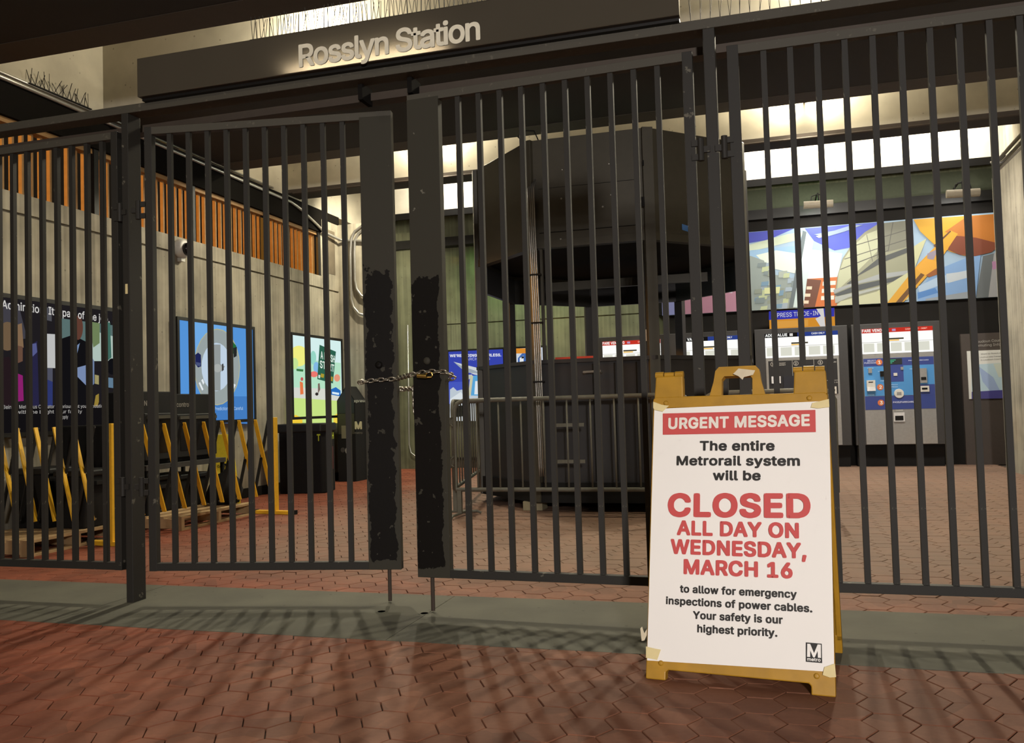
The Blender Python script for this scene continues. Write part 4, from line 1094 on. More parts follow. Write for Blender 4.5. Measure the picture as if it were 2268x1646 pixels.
letter('CAUTION', o0, wu, wvv, 0.03, inkm((24, 22, 10)), wf, 0.15, 0.03)

# ---- expanding barricades
def accordion(label, a, b, n, post_a, post_b):
    a, b = Vector(a), Vector(b); d = (b - a); L = d.length; d.normalize()
    ang = math.atan2(d.y, d.x)
    t = thing('expanding_barricade', label, 'barricade', a, ang)
    x0, x1, z0, z1 = 0.06, L - 0.06, 0.20, 0.93; st_ = (x1 - x0) / n
    me = {}
    for k in range(n):
        xa, xb = x0 + k * st_, x0 + (k + 1) * st_
        MB().bar((xa, 0.012, z0), (xb, 0.012, z1), 0.010, 0.042, (0, 1, 0)).build('lattice_slat', M_YELB, t)
        MB().bar((xa, -0.012, z1), (xb, -0.012, z0), 0.010, 0.030, (0, 1, 0)).build('lattice_slat', M_BLACKG, t)
    rv = MB()
    for k in range(n):
        for x, z in ((x0 + (k + .5) * st_, (z0 + z1) / 2), (x0 + k * st_, z1 - .01), (x0 + k * st_, z0 + .01)):
            rv.lathe([(0.009, 0), (0.007, 0.006), (0, 0.007)], (x, -0.018, z), (0, -1, 0), 8)
    tag(rv.build('rivets', M_PIPE, t), kind='stuff')
    for on, x in ((post_a, 0.0), (post_b, L)):
        if not on: continue
        MB().box(x - 0.028, x + 0.028, -0.028, 0.028, 0.02, 0.946).build('post', M_YELB, t, bevel=0.004)
        MB().box(x - 0.03, x + 0.03, -0.22, 0.22, 0.0, 0.035).build('foot', M_YELB, t, bevel=0.004)
        MB().box(x - 0.032, x + 0.032, -0.245, -0.22, -0.0, 0.04).box(x - 0.032, x + 0.032, 0.22, 0.245, -0.0, 0.04).build('foot_cap', M_BLACK, t)
    return t
accordion('yellow and black lattice barricade running from the gate side to trash bin', (-4.66, 7.52, 0), (-4.90, 5.60, 0), 8, True, True)
accordion('yellow and black lattice barricade running left to the wall', (-4.97, 5.56, 0), (-5.86, 5.40, 0), 5, False, False)

# ================================================================== HALL: kiosk and crowd barriers
KC = Vector((-1.52, 9.205, 0)); KA = 1.365
def octv(k, r): a = -PI / 2 + PI / 8 + k * PI / 4; rr = r / math.cos(PI / 8); return Vector((KC.x + rr * math.cos(a), KC.y + rr * math.sin(a), 0))
kio = thing('kiosk', 'tall dark octagonal kiosk raised on wood blocks', 'kiosk', (KC.x, KC.y, 0))
def octring(name, r0, r1, z0, z1, mat, idx=range(8), bev=0):
    for k in idx:
        a, b, c, d = octv(k, r1), octv(k + 1, r1), octv(k + 1, r0), octv(k, r0)
        mb = MB(); up = Vector((0, 0, 1))
        mb.add([q + up * z0 for q in (a, b, c, d)] + [q + up * z1 for q in (a, b, c, d)], [(3, 2, 1, 0), (4, 5, 6, 7), (0, 1, 5, 4), (1, 2, 6, 5), (2, 3, 7, 6), (3, 0, 4, 7)])
        mb.build(name, mat, kio, True, bevel=bev)
octring('fascia_panel', KA - 0.03, KA, 2.53, 3.49, M_KIOSK, bev=0.003)
octring('fascia_sill', KA - 0.08, KA + 0.008, 2.46, 2.53, M_KIOSK)
octring('rear_valance', KA - 0.10, KA - 0.06, 2.18, 2.46, M_KIOSKD, (2, 3, 4, 5))
octring('counter', KA - 0.22, KA + 0.03, 1.375, 1.41, M_KIOSKD)
octring('wall_panel', KA - 0.04, KA - 0.005, 0.26, 1.375, M_KIOSKD)
octring('plinth', KA - 0.06, KA + 0.02, 0.085, 0.27, M_BLACK)
pr = MB()
pr.prism([(octv(k, KA - 0.03).x, octv(k, KA - 0.03).y) for k in range(8)], (0, 0, 0), (1, 0, 0), (0, 1, 0), (0, 0, 1), 3.44, 3.47); pr.build('roof', M_KIOSK, kio, True)
pr = MB(); pr.prism([(octv(k, KA - 0.09).x, octv(k, KA - 0.09).y) for k in range(8)], (0, 0, 0), (1, 0, 0), (0, 1, 0), (0, 0, 1), 2.50, 2.52); pr.build('inner_ceiling', M_BLACK, kio, True)
pr = MB(); pr.prism([(octv(k, KA - 0.05).x, octv(k, KA - 0.05).y) for k in range(8)], (0, 0, 0), (1, 0, 0), (0, 1, 0), (0, 0, 1), 0.10, 0.14); pr.build('inner_floor', M_BLACK, kio, True)
for k in range(8):
    c = octv(k, KA - 0.02); a = -PI / 2 + PI / 8 + k * PI / 4
    Rz = Matrix.Rotation(a, 3, 'Z')
    MB().obox((c.x, c.y, 1.79), (0.085, 0.10, 3.40), Rz).build('corner_post', M_KIOSKD if k in (2, 3, 4, 5) else M_KIOSK, kio, True, bevel=0.004)
f0 = octv(7, KA); f1 = octv(0, KA)                        # front face is between corner 7 and 0
yf = f0.y - 0.002
for x in (f0.x + 0.10, f1.x - 0.10):
    MB().box(x - 0.012, x + 0.012, yf + 0.02, yf + 0.06, 1.41, 2.53).build('mullion', M_KIOSK, kio, True)
for k in range(5):
    x = f0.x + 0.16 + k * 0.2
    MB().box(x, x + 0.012, yf - 0.012, yf, 0.28, 1.36).build('wall_rib', M_BLACK, kio, True)
MB().box(f0.x + 0.1, f1.x - 0.1, yf - 0.008, yf, 2.60, 2.606).build('panel_seam', M_BLACK, kio, True)
MB().box(f0.x + 0.1, f1.x - 0.1, yf - 0.004, yf, 3.02, 3.023).build('panel_seam', M_BLACK, kio, True)
for x, y in ((1245, 376), (1348, 363), (1243, 440), (1353, 432), (1335, 458), (1242, 530)):
    q = aty(x, y, yf); MB().lathe([(0.010, 0), (0.006, 0.006), (0.0, 0.007)], q, (0, -1, 0), 8).build('screw_head', M_PIPE, kio, True)
for x, y, w, h in ((1425, 362, 0.014, 0.05), (1424, 448, 0.035, 0.09)):
    q = aty(x, y, yf - 0.03); MB().box(q.x - w / 2, q.x + w / 2, yf - 0.055, yf - 0.045, q.z - h / 2, q.z + h / 2).build('slot', M_BLACK, kio, True)
MB().box(f0.x + 0.85, f0.x + 0.98, 9.1, 9.25, 0.14, 2.5).build('inner_column', M_KIOSKD, kio, True)
MB().box(f0.x + 0.86, f0.x + 0.93, 9.085, 9.098, 1.63, 1.75).build('note', M_PAPER, kio, True)
MB().box(-2.3, -0.55, 9.3, 9.36, 2.25, 2.34).build('inner_beam', M_KIOSK, kio, True)
MB().box(-1.1, -0.7, 8.55, 8.62, 1.41, 1.425).build('counter_item', M_KIOSK, kio, True)
MB().box(-1.88, -1.515, 7.87, 7.89, 1.41, 1.432).build('red_strip', inkm((200, 66, 40)), kio, True)
MB().tube([(-1.60, yf - 0.01, 1.27), (-1.60, yf - 0.05, 1.28), (-1.44, yf - 0.05, 1.285), (-1.44, yf - 0.01, 1.275)], 0.012, 8).build('door_handle', M_PIPE, kio, True)
for a, b in ((0, 0),):
    e0, e1 = octv(0, KA + 0.004), octv(1, KA + 0.004); dd = (e1 - e0).normalized(); nn = Vector((dd.y, -dd.x, 0))
    q = e0 + dd * 0.37; mb = MB(); mb.prism([(0, 2.63), (0.085, 2.615), (0.08, 2.56), (0.0, 2.575)], q, dd, (0, 0, 1), nn, 0.0, 0.002); mb.build('tape_patch', inkm((84, 140, 214)), kio, True)
# cable bundle on the front left corner
cx, cy = f0.x + 0.015, f0.y - 0.055
for k in range(4):
    x = cx + 0.018 * k
    MB().tube([(x + 0.01, cy + 0.03, 3.05 + 0.02 * k), (x, cy - 0.01, 3.02), (x + 0.004, cy - 0.012, 2.6), (x + 0.012, cy, 2.0), (x + 0.02, cy, 1.2), (x + 0.028, cy, 0.42), (x + 0.03, cy + 0.01, 0.33)], 0.008, 7).build('cable', M_PIPE, kio, True, smooth=True)
for z in (2.2, 1.75, 1.2): MB().box(cx - 0.01, cx + 0.10, cy - 0.02, cy + 0.03, z, z + 0.015).build('cable_clip', M_BLACK, kio, True)
MB().tube([(f0.x - 0.03, f0.y + 0.05, 3.49), (f0.x - 0.10, f0.y + 0.05, 3.56), (f0.x - 0.07, f0.y + 0.06, 3.62), (f0.x + 0.06, f0.y + 0.06, 3.60), (f0.x + 0.10, f0.y + 0.06, 3.50)], 0.006, 6).build('cable_loop', M_BLACK, kio, True)
for nm, lab, x, y in (('wood_block', 'pale wood block under front left corner of the kiosk', -2.13, 8.02), ('wood_block', 'pale wood block under front right corner of the kiosk', -0.92, 8.02), ('wood_block', 'wood block deep under kiosk left side', -2.6, 9.1), ('wood_block', 'wood block deep under kiosk right side', -0.45, 9.1)):
    t = thing(nm, lab, 'block', (x, y, 0))
    MB().box(-0.12, 0.07, -0.10, 0.10, 0, 0.085).build('block', M_BLOCK, t, bevel=0.004)

def barrier(label, x, y, ang, L, plates=()):
    t = thing('crowd_barrier', label, 'barrier', (x, y, 0), ang)
    z0, z1, r = 0.245, 1.05, 0.02
    fr = [(0, 0, z0), (L, 0, z0), (L, 0, z1 - 0.08), (L - 0.025, 0, z1 - 0.025), (L - 0.08, 0, z1), (0.08, 0, z1), (0.025, 0, z1 - 0.025), (0, 0, z1 - 0.08)]
    MB().tube(fr, r, 10, True).build('frame', M_GALV, t, smooth=True)
    n = int(round((L - 0.16) / 0.205)); step = (L - 0.0) / (n + 1)
    tm = MB().cyl((0, 0, z0), (0, 0, z1), 0.0085, 8).mesh('baluster', M_GALV, True)
    for k in range(n): inst('baluster', tm, t, ((k + 1) * step, 0, 0))
    for e in (0.03, L - 0.03):
        MB().box(e - 0.02, e + 0.02, -0.018, 0.018, 0.03, z0).build('leg', M_GALV, t)
        MB().tube([(e, -0.24, 0.012), (e, -0.20, 0.03), (e, 0.20, 0.03), (e, 0.24, 0.012)], 0.012, 8).build('foot', M_GALV, t)
    for z in (0.45, 0.82):
        MB().tube([(-0.02, 0, z), (-0.045, 0, z + 0.02), (-0.045, 0, z + 0.07), (-0.02, 0, z + 0.09)], 0.008, 8).build('hook', M_GALV, t)
    for a, b, z, h in plates:
        MB().box(a, b, -0.006, 0.006, z, z + h).build('sign_bar', M_GALV, t)
    return t
barrier('galvanised crowd barrier across front of the kiosk', -2.74, 7.45, 0, 2.10, ((0.93, 1.20, 0.795, 0.03), (0.93, 1.20, 0.475, 0.03)))
barrier('galvanised crowd barrier partly hidden behind the notice board', -0.50, 7.42, math.radians(-3), 1.02)
barrier('galvanised crowd barrier running back along kiosk left side', -2.80, 7.56, math.atan2(2.10, -0.46), 2.15, ((0.05, 0.75, 0.90, 0.11),))

# ================================================================== HALL: back wall
BW = lambda x, y: aty(x, y, 13.31)
def framed(name, label, x0, x1, z0, z1, bgc, lit, cat='poster'):
    t = thing(name, label, cat, ((x0 + x1) / 2, YB - 0.05, z0))
    MB().box(x0 - 0.03, x1 + 0.03, 13.305, YB, z0 - 0.03, z1 + 0.03).build('frame', M_FRAME, t, True)
    b = MB(); b.add([(x0, 13.303, z0), (x1, 13.303, z0), (x1, 13.303, z1), (x0, 13.303, z1)], [(0, 1, 2, 3)]); return b.build('print', inkm(bgc, lit), t, True)
NB = (0, -1, 0); BWf = lambda x, y: aty(x, y, 13.302)
p = framed('lightbox_poster', 'blue lightbox poster with aeroplane on the back wall', -4.97, -4.04, 0.80, 1.90, (58, 72, 178), 0.9)
Z2 = lambda zx, zy: (980 + zx / 3.74, 740 + zy / 3.74)
art('picture', p, BWf, [
    ((74, 92, 196), Zp([(40, 400), (500, 380), (500, 560), (40, 580)], Z2)),
    ((196, 208, 218), Zp([(62, 460), (90, 440), (120, 470), (160, 460), (230, 500), (500, 500), (500, 700), (62, 690)], Z2)), ((226, 234, 238), Zp([(62, 540), (150, 480), (230, 560), (500, 560), (500, 720), (62, 720)], Z2)),
    ((214, 220, 222), Zp([(92, 230), (215, 262), (330, 290), (400, 330), (400, 360), (260, 335), (160, 290)], Z2)), ((160, 172, 184), Zp([(92, 230), (160, 290), (210, 320), (330, 330), (260, 300), (160, 265)], Z2)),
    ((196, 202, 196), Zp([(200, 340), (245, 335), (250, 350), (215, 380)], Z2)),
    ((206, 206, 176), Zp([(230, 350), (255, 345), (235, 510), (214, 510)], Z2)), ((92, 170, 222), Zp([(255, 345), (400, 335), (400, 510), (236, 510)], Z2)), ((232, 240, 246), Zp([(272, 390), (400, 385), (400, 500), (264, 500)], Z2))], NB, 0.9)
letter_px('WE\u2019RE RIDING PAPERLESS.', Z2(62, 192), Z2(488, 185), 0.046, inkm((236, 238, 244), 0.9), p, BWf, bold=0.03, lift=0.008)
letter_px('MARCH 2016', Z2(170, 220), Z2(395, 214), 0.042, inkm((196, 202, 232), 0.9), p, BWf, bold=0.0, lift=0.008)
p = framed('lightbox_poster', 'orange topped lightbox poster half hidden by the kiosk', -3.86, -3.36, 0.80, 1.90, (214, 222, 232), 0.9)
art('picture', p, BWf, [((226, 146, 50), Zp([(590, 120), (720, 118), (720, 160), (590, 162)], Z2)), ((70, 110, 180), Zp([(625, 200), (660, 160), (700, 160), (700, 280), (625, 280)], Z2)), ((236, 240, 244), Zp([(640, 200), (672, 180), (672, 250), (640, 250)], Z2)), ((40, 40, 44), Zp([(655, 188), (675, 184), (675, 200), (655, 204)], Z2))], NB, 0.9)

# mural in its recess
mu = thing('mural', 'wide painted mural of sky, dome and yellow crane above ticket machines', 'mural', (0.85, 13.25, 2.29))
MB().box(-1.47, 3.16, 13.225, 13.268, 2.288, 3.455).build('board', inkm((140, 164, 186)), mu, True)
Z3 = lambda zx, zy: (1480 + zx / 2.878, 440 + zy / 2.878)
MUf = lambda x, y: aty(x, y, 13.224)
def clipz(px_, py_):                                    # keep the painted shapes on the board
    q = MUf(px_, py_); return Vector((min(max(q.x, -1.468), 3.158), q.y, min(max(q.z, 2.290), 3.453)))
sh = []
A3 = lambda c, pts: sh.append((c, Zp(pts, Z3)))
A3((66, 76, 196), [(300, 240), (525, 215), (800, 190), (640, 262), (525, 282), (300, 330)])
A3((72, 88, 206), [(870, 190), (1345, 150), (1270, 225), (1170, 310), (1060, 330), (930, 270)])
A3((206, 220, 196), [(300, 330), (525, 292), (760, 226), (860, 212), (840, 260), (640, 310), (525, 335), (300, 380)])
A3((150, 190, 226), [(300, 400), (525, 330), (700, 310), (830, 300), (820, 380), (560, 390)])
A3((222, 234, 224), [(560, 360), (690, 330), (820, 350), (820, 480), (640, 440)])
A3((236, 246, 248), [(880, 320), (1110, 350), (1085, 480), (1075, 500), (880, 520), (850, 700), (800, 690)])
A3((146, 160, 158), [(300, 400), (525, 365), (610, 395), (645, 480), (770, 500), (830, 540), (810, 700), (545, 718), (300, 735)])
rnd = random.Random(3)
for k in range(46):
    x = rnd.uniform(530, 790); y = rnd.uniform(400, 690)
    if y < 395 + max(0, x - 610) * 0.62: continue
    w, h = rnd.uniform(28, 60), rnd.uniform(20, 42)
    A3(rnd.choice([(168, 180, 172), (124, 140, 144), (116, 152, 180), (188, 200, 160), (140, 150, 138), (158, 176, 192)]), [(x, y), (x + w, y - 6), (x + w - 5, y + h - 5), (x - 4, y + h)])
A3((214, 222, 168), [(612, 570), (714, 562), (708, 604), (614, 608)])
A3((206, 228, 230), [(880, 212), (925, 270), (905, 420), (862, 692), (796, 694)])
A3((98, 112, 118), [(858, 204), (882, 214), (795, 694), (768, 698)])
A3((150, 170, 200), [(926, 230), (1060, 204), (1160, 172), (1240, 168), (1120, 212), (1010, 244)])
A3((206, 218, 232), [(940, 240), (1020, 222), (1025, 234), (960, 252)])
A3((206, 110, 42), [(885, 512), (1078, 500), (1075, 688), (862, 694)])
A3((106, 58, 32), [(885, 512), (975, 520), (935, 692), (862, 694)])
for x, y in ((985, 530), (1032, 526), (980, 576), (1026, 572), (975, 622), (1022, 620)): A3((236, 232, 222), [(x, y), (x + 36, y - 2), (x + 34, y + 24), (x - 2, y + 26)])
for x, y in ((905, 560), (895, 606), (884, 650)): A3((230, 214, 190), [(x - 22, y), (x + 12, y), (x + 10, y + 20), (x - 24, y + 20)])
A3((148, 150, 126), [(1060, 610), (1082, 480), (1112, 380), (1172, 290), (1252, 215), (1342, 160), (1545, 138), (1560, 480), (1400, 672), (1080, 692)])
A3((186, 190, 160), [(1075, 590), (1085, 480), (1120, 385), (1180, 300), (1262, 228), (1335, 200), (1340, 330), (1190, 480)])
A3((120, 122, 106), [(1342, 160), (1545, 138), (1550, 300), (1400, 340), (1350, 320)])
for a, b in (((1120, 385), (1545, 250)), ((1180, 300), (1545, 190)), ((1095, 450), (1400, 330)), ((1262, 228), (1300, 400)), ((1342, 165), (1330, 380)), ((1430, 150), (1400, 330))):
    A3((84, 86, 78), [a, (a[0] + 4, a[1] + 4), (b[0] + 4, b[1] + 4), b])
A3((72, 76, 76), [(1135, 545), (1340, 380), (1540, 308), (1540, 338), (1365, 408), (1215, 490), (1165, 545)])
A3((160, 166, 168), [(1052, 582), (1350, 480), (1540, 458), (1540, 478), (1200, 545), (1058, 606)])
A3((70, 76, 80), [(1055, 612), (1200, 552), (1540, 480), (1540, 500), (1240, 580), (1080, 622)])
A3((170, 176, 172), [(1060, 628), (1230, 590), (1350, 560), (1350, 575), (1150, 630), (1065, 668)])
A3((196, 198, 164), [(1072, 680), (1100, 655), (1340, 590), (1400, 672), (1080, 692)])
A3((196, 198, 158), [(1530, 330), (1600, 282), (1645, 256), (1560, 470), (1530, 645), (1390, 672), (1325, 595), (1530, 470)])
A3((130, 168, 216), [(1585, 600), (1700, 460), (1920, 370), (1990, 362), (1960, 645), (1590, 665)])
A3((176, 200, 226), [(1590, 560), (1720, 500), (1930, 450), (1930, 480), (1600, 600)])
A3((82, 134, 200), [(1590, 600), (1700, 570), (1720, 600), (1590, 640)])
A3((196, 206, 214), [(1770, 480), (1925, 460), (1925, 500), (1780, 540)])
A3((150, 160, 168), [(1640, 640), (1930, 590), (1930, 650), (1640, 665)])
A3((104, 110, 112), [(2005, 368), (2075, 350), (2040, 642), (1962, 645)])
A3((164, 164, 166), [(2075, 350), (2130, 325), (2130, 640), (2040, 642)])
A3((180, 130, 168), [(2062, 402), (2125, 396), (2125, 440), (2066, 454)])
A3((214, 162, 34), [(1562, 134), (2130, 96), (2130, 300), (2050, 345), (1960, 366), (1880, 364), (1800, 340), (1690, 290), (1605, 210)])
A3((186, 112, 34), [(1760, 214), (1905, 114), (2130, 96), (2130, 300), (1840, 235)])
A3((124, 60, 34), [(1815, 235), (1960, 250), (2125, 290), (2060, 342), (1955, 368), (1860, 360), (1780, 328)])
A3((216, 160, 40), [(1395, 672), (1590, 420), (1800, 205), (1845, 225), (1700, 440), (1500, 668)])
A3((104, 68, 24), [(1450, 668), (1640, 440), (1662, 452), (1490, 668)])
A3((96, 60, 30), [(1690, 300), (1795, 206), (1803, 210), (1700, 312)])
A3((150, 140, 156), [(1650, 352), (1725, 318), (1690, 390), (1650, 388)])
A3((226, 166, 50), [(1580, 442), (1640, 380), (1700, 400), (1745, 430), (1728, 480), (1664, 502), (1602, 472)])
A3((150, 86, 34), [(1640, 490), (1664, 502), (1728, 480), (1745, 430), (1700, 450)])
sh.append(((184, 132, 156), [(1500, 560), (1645, 560), (1645, 700), (1500, 705)]))
sh.append(((214, 200, 222), [(1585, 560), (1630, 560), (1622, 650), (1600, 646)]))
sh.append(((140, 146, 206), [(1440, 560), (1506, 560), (1506, 705), (1440, 705)]))
sh.append(((214, 214, 226), [(1485, 600), (1506, 600), (1506, 666), (1486, 650)]))
art('painting', mu, clipz, sh, NB, dim=0.86)

# lamp over the mural
for k, (xa, xb, yy) in enumerate(((1780, 1845, 455), (2096, 2170, 430))):
    a, b = aty(xa, yy, 12.75), aty(xb, yy - 4, 12.75)
    t = thing('picture_lamp', ['picture lamp hanging above the left part of the mural', 'picture lamp hanging above the right part of the mural'][k], 'lamp', (a + b) / 2)
    MB().cyl(a, b, 0.055, 14).build('shade', simple('tan_enamel', (0.20, 0.17, 0.12), 0.6), t, True)
    c = (a + b) / 2
    MB().tube([c + Vector((0, 0, 0.05)), c + Vector((0, 0.02, 0.16)), c + Vector((0, 0.25, 0.20)), Vector((c.x, YB, c.z + 0.18))], 0.012, 8).build('arm', M_FRAME, t, True)
    MB().tube([a.lerp(b, 0.25) + Vector((0, 0, 0.05)), a.lerp(b, 0.28) + Vector((0, 0, 0.12)), c + Vector((0, 0.02, 0.15)), a.lerp(b, 0.72) + Vector((0, 0, 0.12)), a.lerp(b, 0.75) + Vector((0, 0, 0.05))], 0.007, 6).build('yoke', M_FRAME, t, True)
    if k == 0:
        d = point('picture_lamp_leak', (0, 0, 0), 1.0, (0.3, 1.0, 0.25), 0.04); d.parent = t; d.location = (-0.1, 0.12, 0.12)
    d = area('picture_lamp_light', (0, 0, 0), (0, 1, 0), 0.4, 0.1, P_PIC[k], (1.0, 0.98, 0.92)); d.parent = t; d.location = (0, 0.07, -0.02)
    d.rotation_euler = Vector((0, 0.62, -0.75)).to_track_quat('-Z', 'Y').to_euler()

# trade-in sign
ti = thing('hanging_sign', 'blue and orange trade-in sign above left ticket machine', 'sign', (0.52, 13.0, 1.98))
TIf = lambda x, y: aty(x, y, 12.99)
a, b, c, d_ = TIf(1703, 690), TIf(1848, 682), TIf(1848, 724), TIf(1703, 731)
MB().box(a.x, b.x, 12.992, 13.02, c.z, a.z).build('board', inkm((236, 160, 56), 0.75), ti, True)
art('print_field', ti, TIf, [((64, 66, 190), [(1703, 690), (1848, 682), (1848, 701), (1703, 709)]), ((240, 236, 232), [(1808, 684), (1824, 683), (1828, 724), (1818, 725), (1806, 706), (1818, 700)]), ((244, 176, 80), [(1712, 712), (1790, 708), (1790, 722), (1712, 727)])], NB, 0.75)
letter_px('EXPRESS TRADE-IN', (1708, 704), (1812, 698), 0.062, inkm((236, 236, 244), 0.75), ti, TIf, bold=0.004, lift=0.006)

# ---- ticket machines
VY = 12.95
def vend(label, x0, x1, kind):
    t = thing('ticket_machine', label, 'ticket machine', ((x0 + x1) / 2, VY + 0.15, 0))
    W_ = x1 - x0; X = lambda f: x0 + f * W_
    MB().box(x0, x1, VY, 13.26, 0.30, 1.985).build('cabinet', simple('machine_charcoal', (0.030, 0.028, 0.026), 0.5), t, True, bevel=0.006)
    MB().box(x0 + 0.02, x1 - 0.02, VY + 0.10, 13.26, 0.0, 0.30).build('base', M_BLACK, t, True)
    fpo = MB().box(X(.115), X(.90), VY - 0.012, VY, 0.31, 1.56).build('face_plate', M_GREY, t, True, bevel=0.003)
    hb = MB(); hb.box(X(.115), X(.90), VY - 0.014, VY, 1.565, 1.915); hbo = hb.build('header_box', inkm((244, 243, 238), 1.15), t, True)
    def r(a, b, z0, z1, mat, nm, d=0.016): return MB().box(X(a), X(b), VY - d, VY - 0.010, z0, z1).build(nm, mat, hbo if z0 > 1.56 else fpo, True)
    def tx(s, a, z, cap, mat, w=None, bold=0.02, d=0.022): letter(s, (X(a), VY - d, z), (1, 0, 0), (0, 0, 1), cap, mat, hbo if z > 1.56 else fpo, None if w is None else w * W_, bold)
    WHI = inkm((240, 240, 236), 1.0); BLK = inkm((20, 18, 18)); GRW = inkm((170, 168, 160))
    top = {'add': (24, 22, 22), 'fare': (206, 54, 40)}[kind]
    r(.115, .47 if kind == 'add' else .90, 1.855, 1.915, inkm(top, 0.9), 'header_band')
    if kind == 'add':
        r(.47, .90, 1.855, 1.915, inkm((46, 66, 140), 0.9), 'header_band')
        tx('ADD VALUE', .12, 1.867, 0.042, WHI, .24, 0.03); tx('CASH ONLY', .62, 1.877, 0.026, WHI, .14)
        r(.385, .42, 1.867, 1.905, inkm((220, 216, 210), 1), 'emblem', 0.018)
    else:
        tx('FARE VENDING', .12, 1.867, 0.042, WHI, .30, 0.03); tx('CASH  CREDIT - DEBIT', .60, 1.877, 0.022, inkm((250, 190, 170), 1), .24)
        r(.455, .495, 1.870, 1.900, inkm((180, 150, 190), 1), 'emblem', 0.018)
    r(.40, .58, 1.755, 1.775, inkm((60, 56, 40), 1), 'notice_strip'); r(.40, .53, 1.735, 1.752, inkm((240, 190, 90), 1), 'notice_strip')
    r(.115, .90, 1.722, 1.726, inkm((120, 120, 116), 1), 'fare_table_line')
    for k in range(5): r(.13 + k * .152, .25 + k * .152, 1.59, 1.71, inkm((214, 214, 200), 1.05), 'fare_table', 0.0155)
    if kind == 'add':
        r(.135, .885, 1.02, 1.53, BLK, 'control_panel')
        r(.14, .88, 1.522, 1.528, GRW, 'panel_outline', 0.018); r(.135, .14, 1.02, 1.53, GRW, 'panel_outline', 0.018); r(.88, .885, 1.02, 1.53, GRW, 'panel_outline', 0.018); r(.14, .88, 1.02, 1.026, GRW, 'panel_outline', 0.018)
        r(.40, .404, 1.22, 1.53, GRW, 'panel_outline', 0.018); r(.63, .634, 1.22, 1.53, GRW, 'panel_outline', 0.018); r(.63, .88, 1.215, 1.221, GRW, 'panel_outline', 0.018)
        for s, a in (('1', .18), ('2', .43), ('3', .69)):
            MB().lathe([(0.034, 0), (0.0, 0.001)], (X(a) + 0.014, VY - 0.0185, 1.475), NB, 20).build('number_disc', GRW, fpo, True)
            MB().lathe([(0.027, 0), (0.0, 0.001)], (X(a) + 0.014, VY - 0.0195, 1.475), NB, 20).build('number_disc', BLK, fpo, True)
            tx(s, a, 1.455, 0.036, GRW, None, 0.03)
        tx('INSERT', .26, 1.475, 0.018, GRW, .07); tx('MONEY', .26, 1.450, 0.018, GRW, .07); tx('CARD', .82, 1.465, 0.018, GRW, .05); tx('TRADE-IN', .80, 1.18, 0.016, GRW, .075)
        r(.17, .27, 1.20, 1.30, M_PIPE, 'bill_slot', 0.04); r(.19, .25, 1.255, 1.265, M_BLACK, 'slot', 0.044)
        r(.225, .235, 1.38, 1.42, WHI, 'card_light'); r(.30, .44, 1.10, 1.30, inkm((16, 18, 30)), 'screen', 0.03)
        r(.79, .86, 1.03, 1.13, M_WHITEP, 'card_slot', 0.035); r(.80, .845, 1.07, 1.09, M_BLACK, 'slot', 0.04)
    else:
        BL, LB = inkm((44, 62, 134)), inkm((70, 140, 200))
        r(.12, .895, 1.39, 1.50, BL, 'control_panel'); r(.12, .895, 0.98, 1.39, LB, 'control_panel'); r(.12, .895, 0.79, 0.975, BL, 'control_panel')
        r(.39, .56, 1.17, 1.39, BL, 'control_panel', 0.018); r(.68, .895, 0.97, 1.12, BL, 'control_panel', 0.018)
        OR = inkm((206, 112, 62))
        for s, a, z in (('1', .285, 1.445), ('2', .285, 1.10), ('3', .285, .885)):
            MB().lathe([(0.042, 0), (0.0, 0.001)], (X(a) + 0.012, VY - 0.0195, z), NB, 20).build('number_disc', OR, fpo, True)
            tx(s, a, z - 0.024, 0.048, inkm((235, 230, 222)), None, 0.03)
        tx('SELECT', .165, 1.46, 0.022, inkm((190, 200, 230)), .095); tx('PURCHASE', .13, 1.43, 0.022, inkm((190, 200, 230)), .13)
        tx('TAKE PASS/FARECARD', .345, 0.875, 0.024, inkm((200, 206, 230)), .32)
        r(.395, .55, 1.41, 1.49, inkm((14, 30, 30)), 'display', 0.022)
        for k in range(3): r(.40, .44 + .02 * k, 1.425 + .02 * k, 1.433 + .02 * k, inkm((90, 220, 170), 0.8), 'display_line', 0.024)
        tx('PASS / FARECARD', .62, 1.445, 0.016, inkm((190, 200, 230)), .22)
        r(.17, .21, 1.30, 1.37, M_GREY, 'button', 0.04); r(.30, .35, 1.245, 1.32, M_BLACK, 'coin_knob', 0.05)
        r(.145, .24, 1.10, 1.20, M_WHITEP, 'bill_slot', 0.05); r(.165, .215, 1.17, 1.18, M_BLACK, 'slot', 0.056); r(.145, .24, 1.05, 1.10, M_PIPE, 'bill_tray', 0.06)
        r(.53, .56, 1.33, 1.37, M_GREY, 'button', 0.03); r(.45, .49, 1.25, 1.29, M_WHITEP, 'button', 0.03)
        r(.735, .81, 1.14, 1.34, M_GREY, 'card_reader', 0.05); r(.745, .80, 1.18, 1.22, M_BLACK, 'slot', 0.055)
        MB().lathe([(0.065, 0), (0.06, 0.02), (0.0, 0.021)], (X(.50), VY - 0.012, 1.005), NB, 24).build('coin_return', M_WHITEP, fpo, True)
        r(.475, .525, .985, 1.025, M_GREY, 'coin_return_grid', 0.036)
        r(.735, .83, 1.02, 1.10, M_WHITEP, 'ticket_slot', 0.04); r(.75, .81, 1.05, 1.075, M_BLACK, 'slot', 0.045)
        r(.43, .55, .62, .745, M_PIPE, 'change_bin', 0.03); r(.445, .535, .635, .70, M_BLACK, 'bin_opening', 0.034)
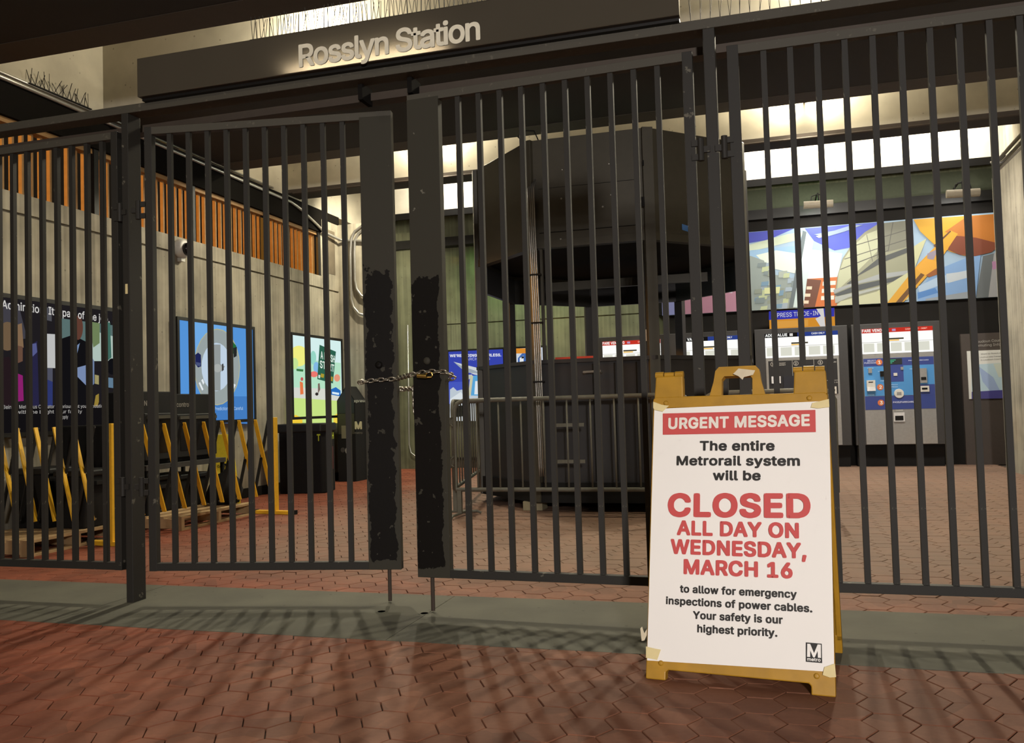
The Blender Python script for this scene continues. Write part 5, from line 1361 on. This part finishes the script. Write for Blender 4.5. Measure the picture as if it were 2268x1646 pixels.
        tx('CHANGE', .455, .765, 0.018, inkm((200, 200, 195)), .08)
        for a, z in ((.16, 1.39), (.28, 1.34), (.30, 1.21), (.63, 1.36), (.42, 1.15), (.42, 1.12), (.155, 1.02)): tx('PRESS', a, z - 0.03, 0.013, inkm((170, 205, 235)), .07)
    return t
vend('ticket machine with black panel just right of the kiosk', -0.136, 1.119, 'add')
vend('ticket machine with blue panel and red header below mural', 1.172, 2.323, 'fare')
vend('ticket machine with white header seen behind the kiosk', -1.355, -0.16, 'add')
vend('ticket machine with red header half hidden behind the kiosk', -2.48, -1.37, 'fare')

# information panel by the right pier
ip = thing('information_panel', 'dark information panel with county map sheet at right pier', 'panel', (2.86, 13.22, 0))
MB().box(2.60, 3.28, 13.20, 13.268, 0.0, 1.80).build('board', simple('panel_brown', (0.055, 0.042, 0.034), 0.6), ip, True)
IPf = lambda x, y: aty(x, y, 13.198)
a, b, c = IPf(2141, 778), IPf(2228, 772), IPf(2150, 884)
MB().box(a.x, b.x + 0.1, 13.185, 13.20, c.z, a.z).build('map_sheet', inkm((214, 214, 206)), ip, True)
art('map_print', ip, lambda x, y: aty(x, y, 13.184), [((176, 200, 210), [(2152, 808), (2236, 803), (2236, 868), (2152, 872)]), ((150, 170, 204), [(2168, 812), (2200, 836), (2216, 868), (2196, 870), (2176, 845)]), ((196, 204, 190), [(2200, 806), (2236, 803), (2236, 832), (2212, 836)]), ((66, 62, 128), [(2152, 868), (2236, 863), (2236, 882), (2152, 884)])], NB)
for s, p0, p1 in (('Loudoun County', (2160, 760), (2224, 756)), ('Commuting Information', (2150, 769), (2248, 764))):
    letter_px(s, p0, p1, 0.036, inkm((150, 146, 138)), ip, IPf, bold=0.01)
for s, p0, p1 in (('Want to Reach the', (2172, 786), (2222, 783)), ('Loudoun and Transport', (2170, 793), (2222, 790)), ('in Loudoun County', (2172, 799), (2220, 796))):
    letter_px(s, p0, p1, 0.020, inkm((120, 116, 112)), ip, lambda x, y: aty(x, y, 13.183), bold=0.0, lift=0.002)
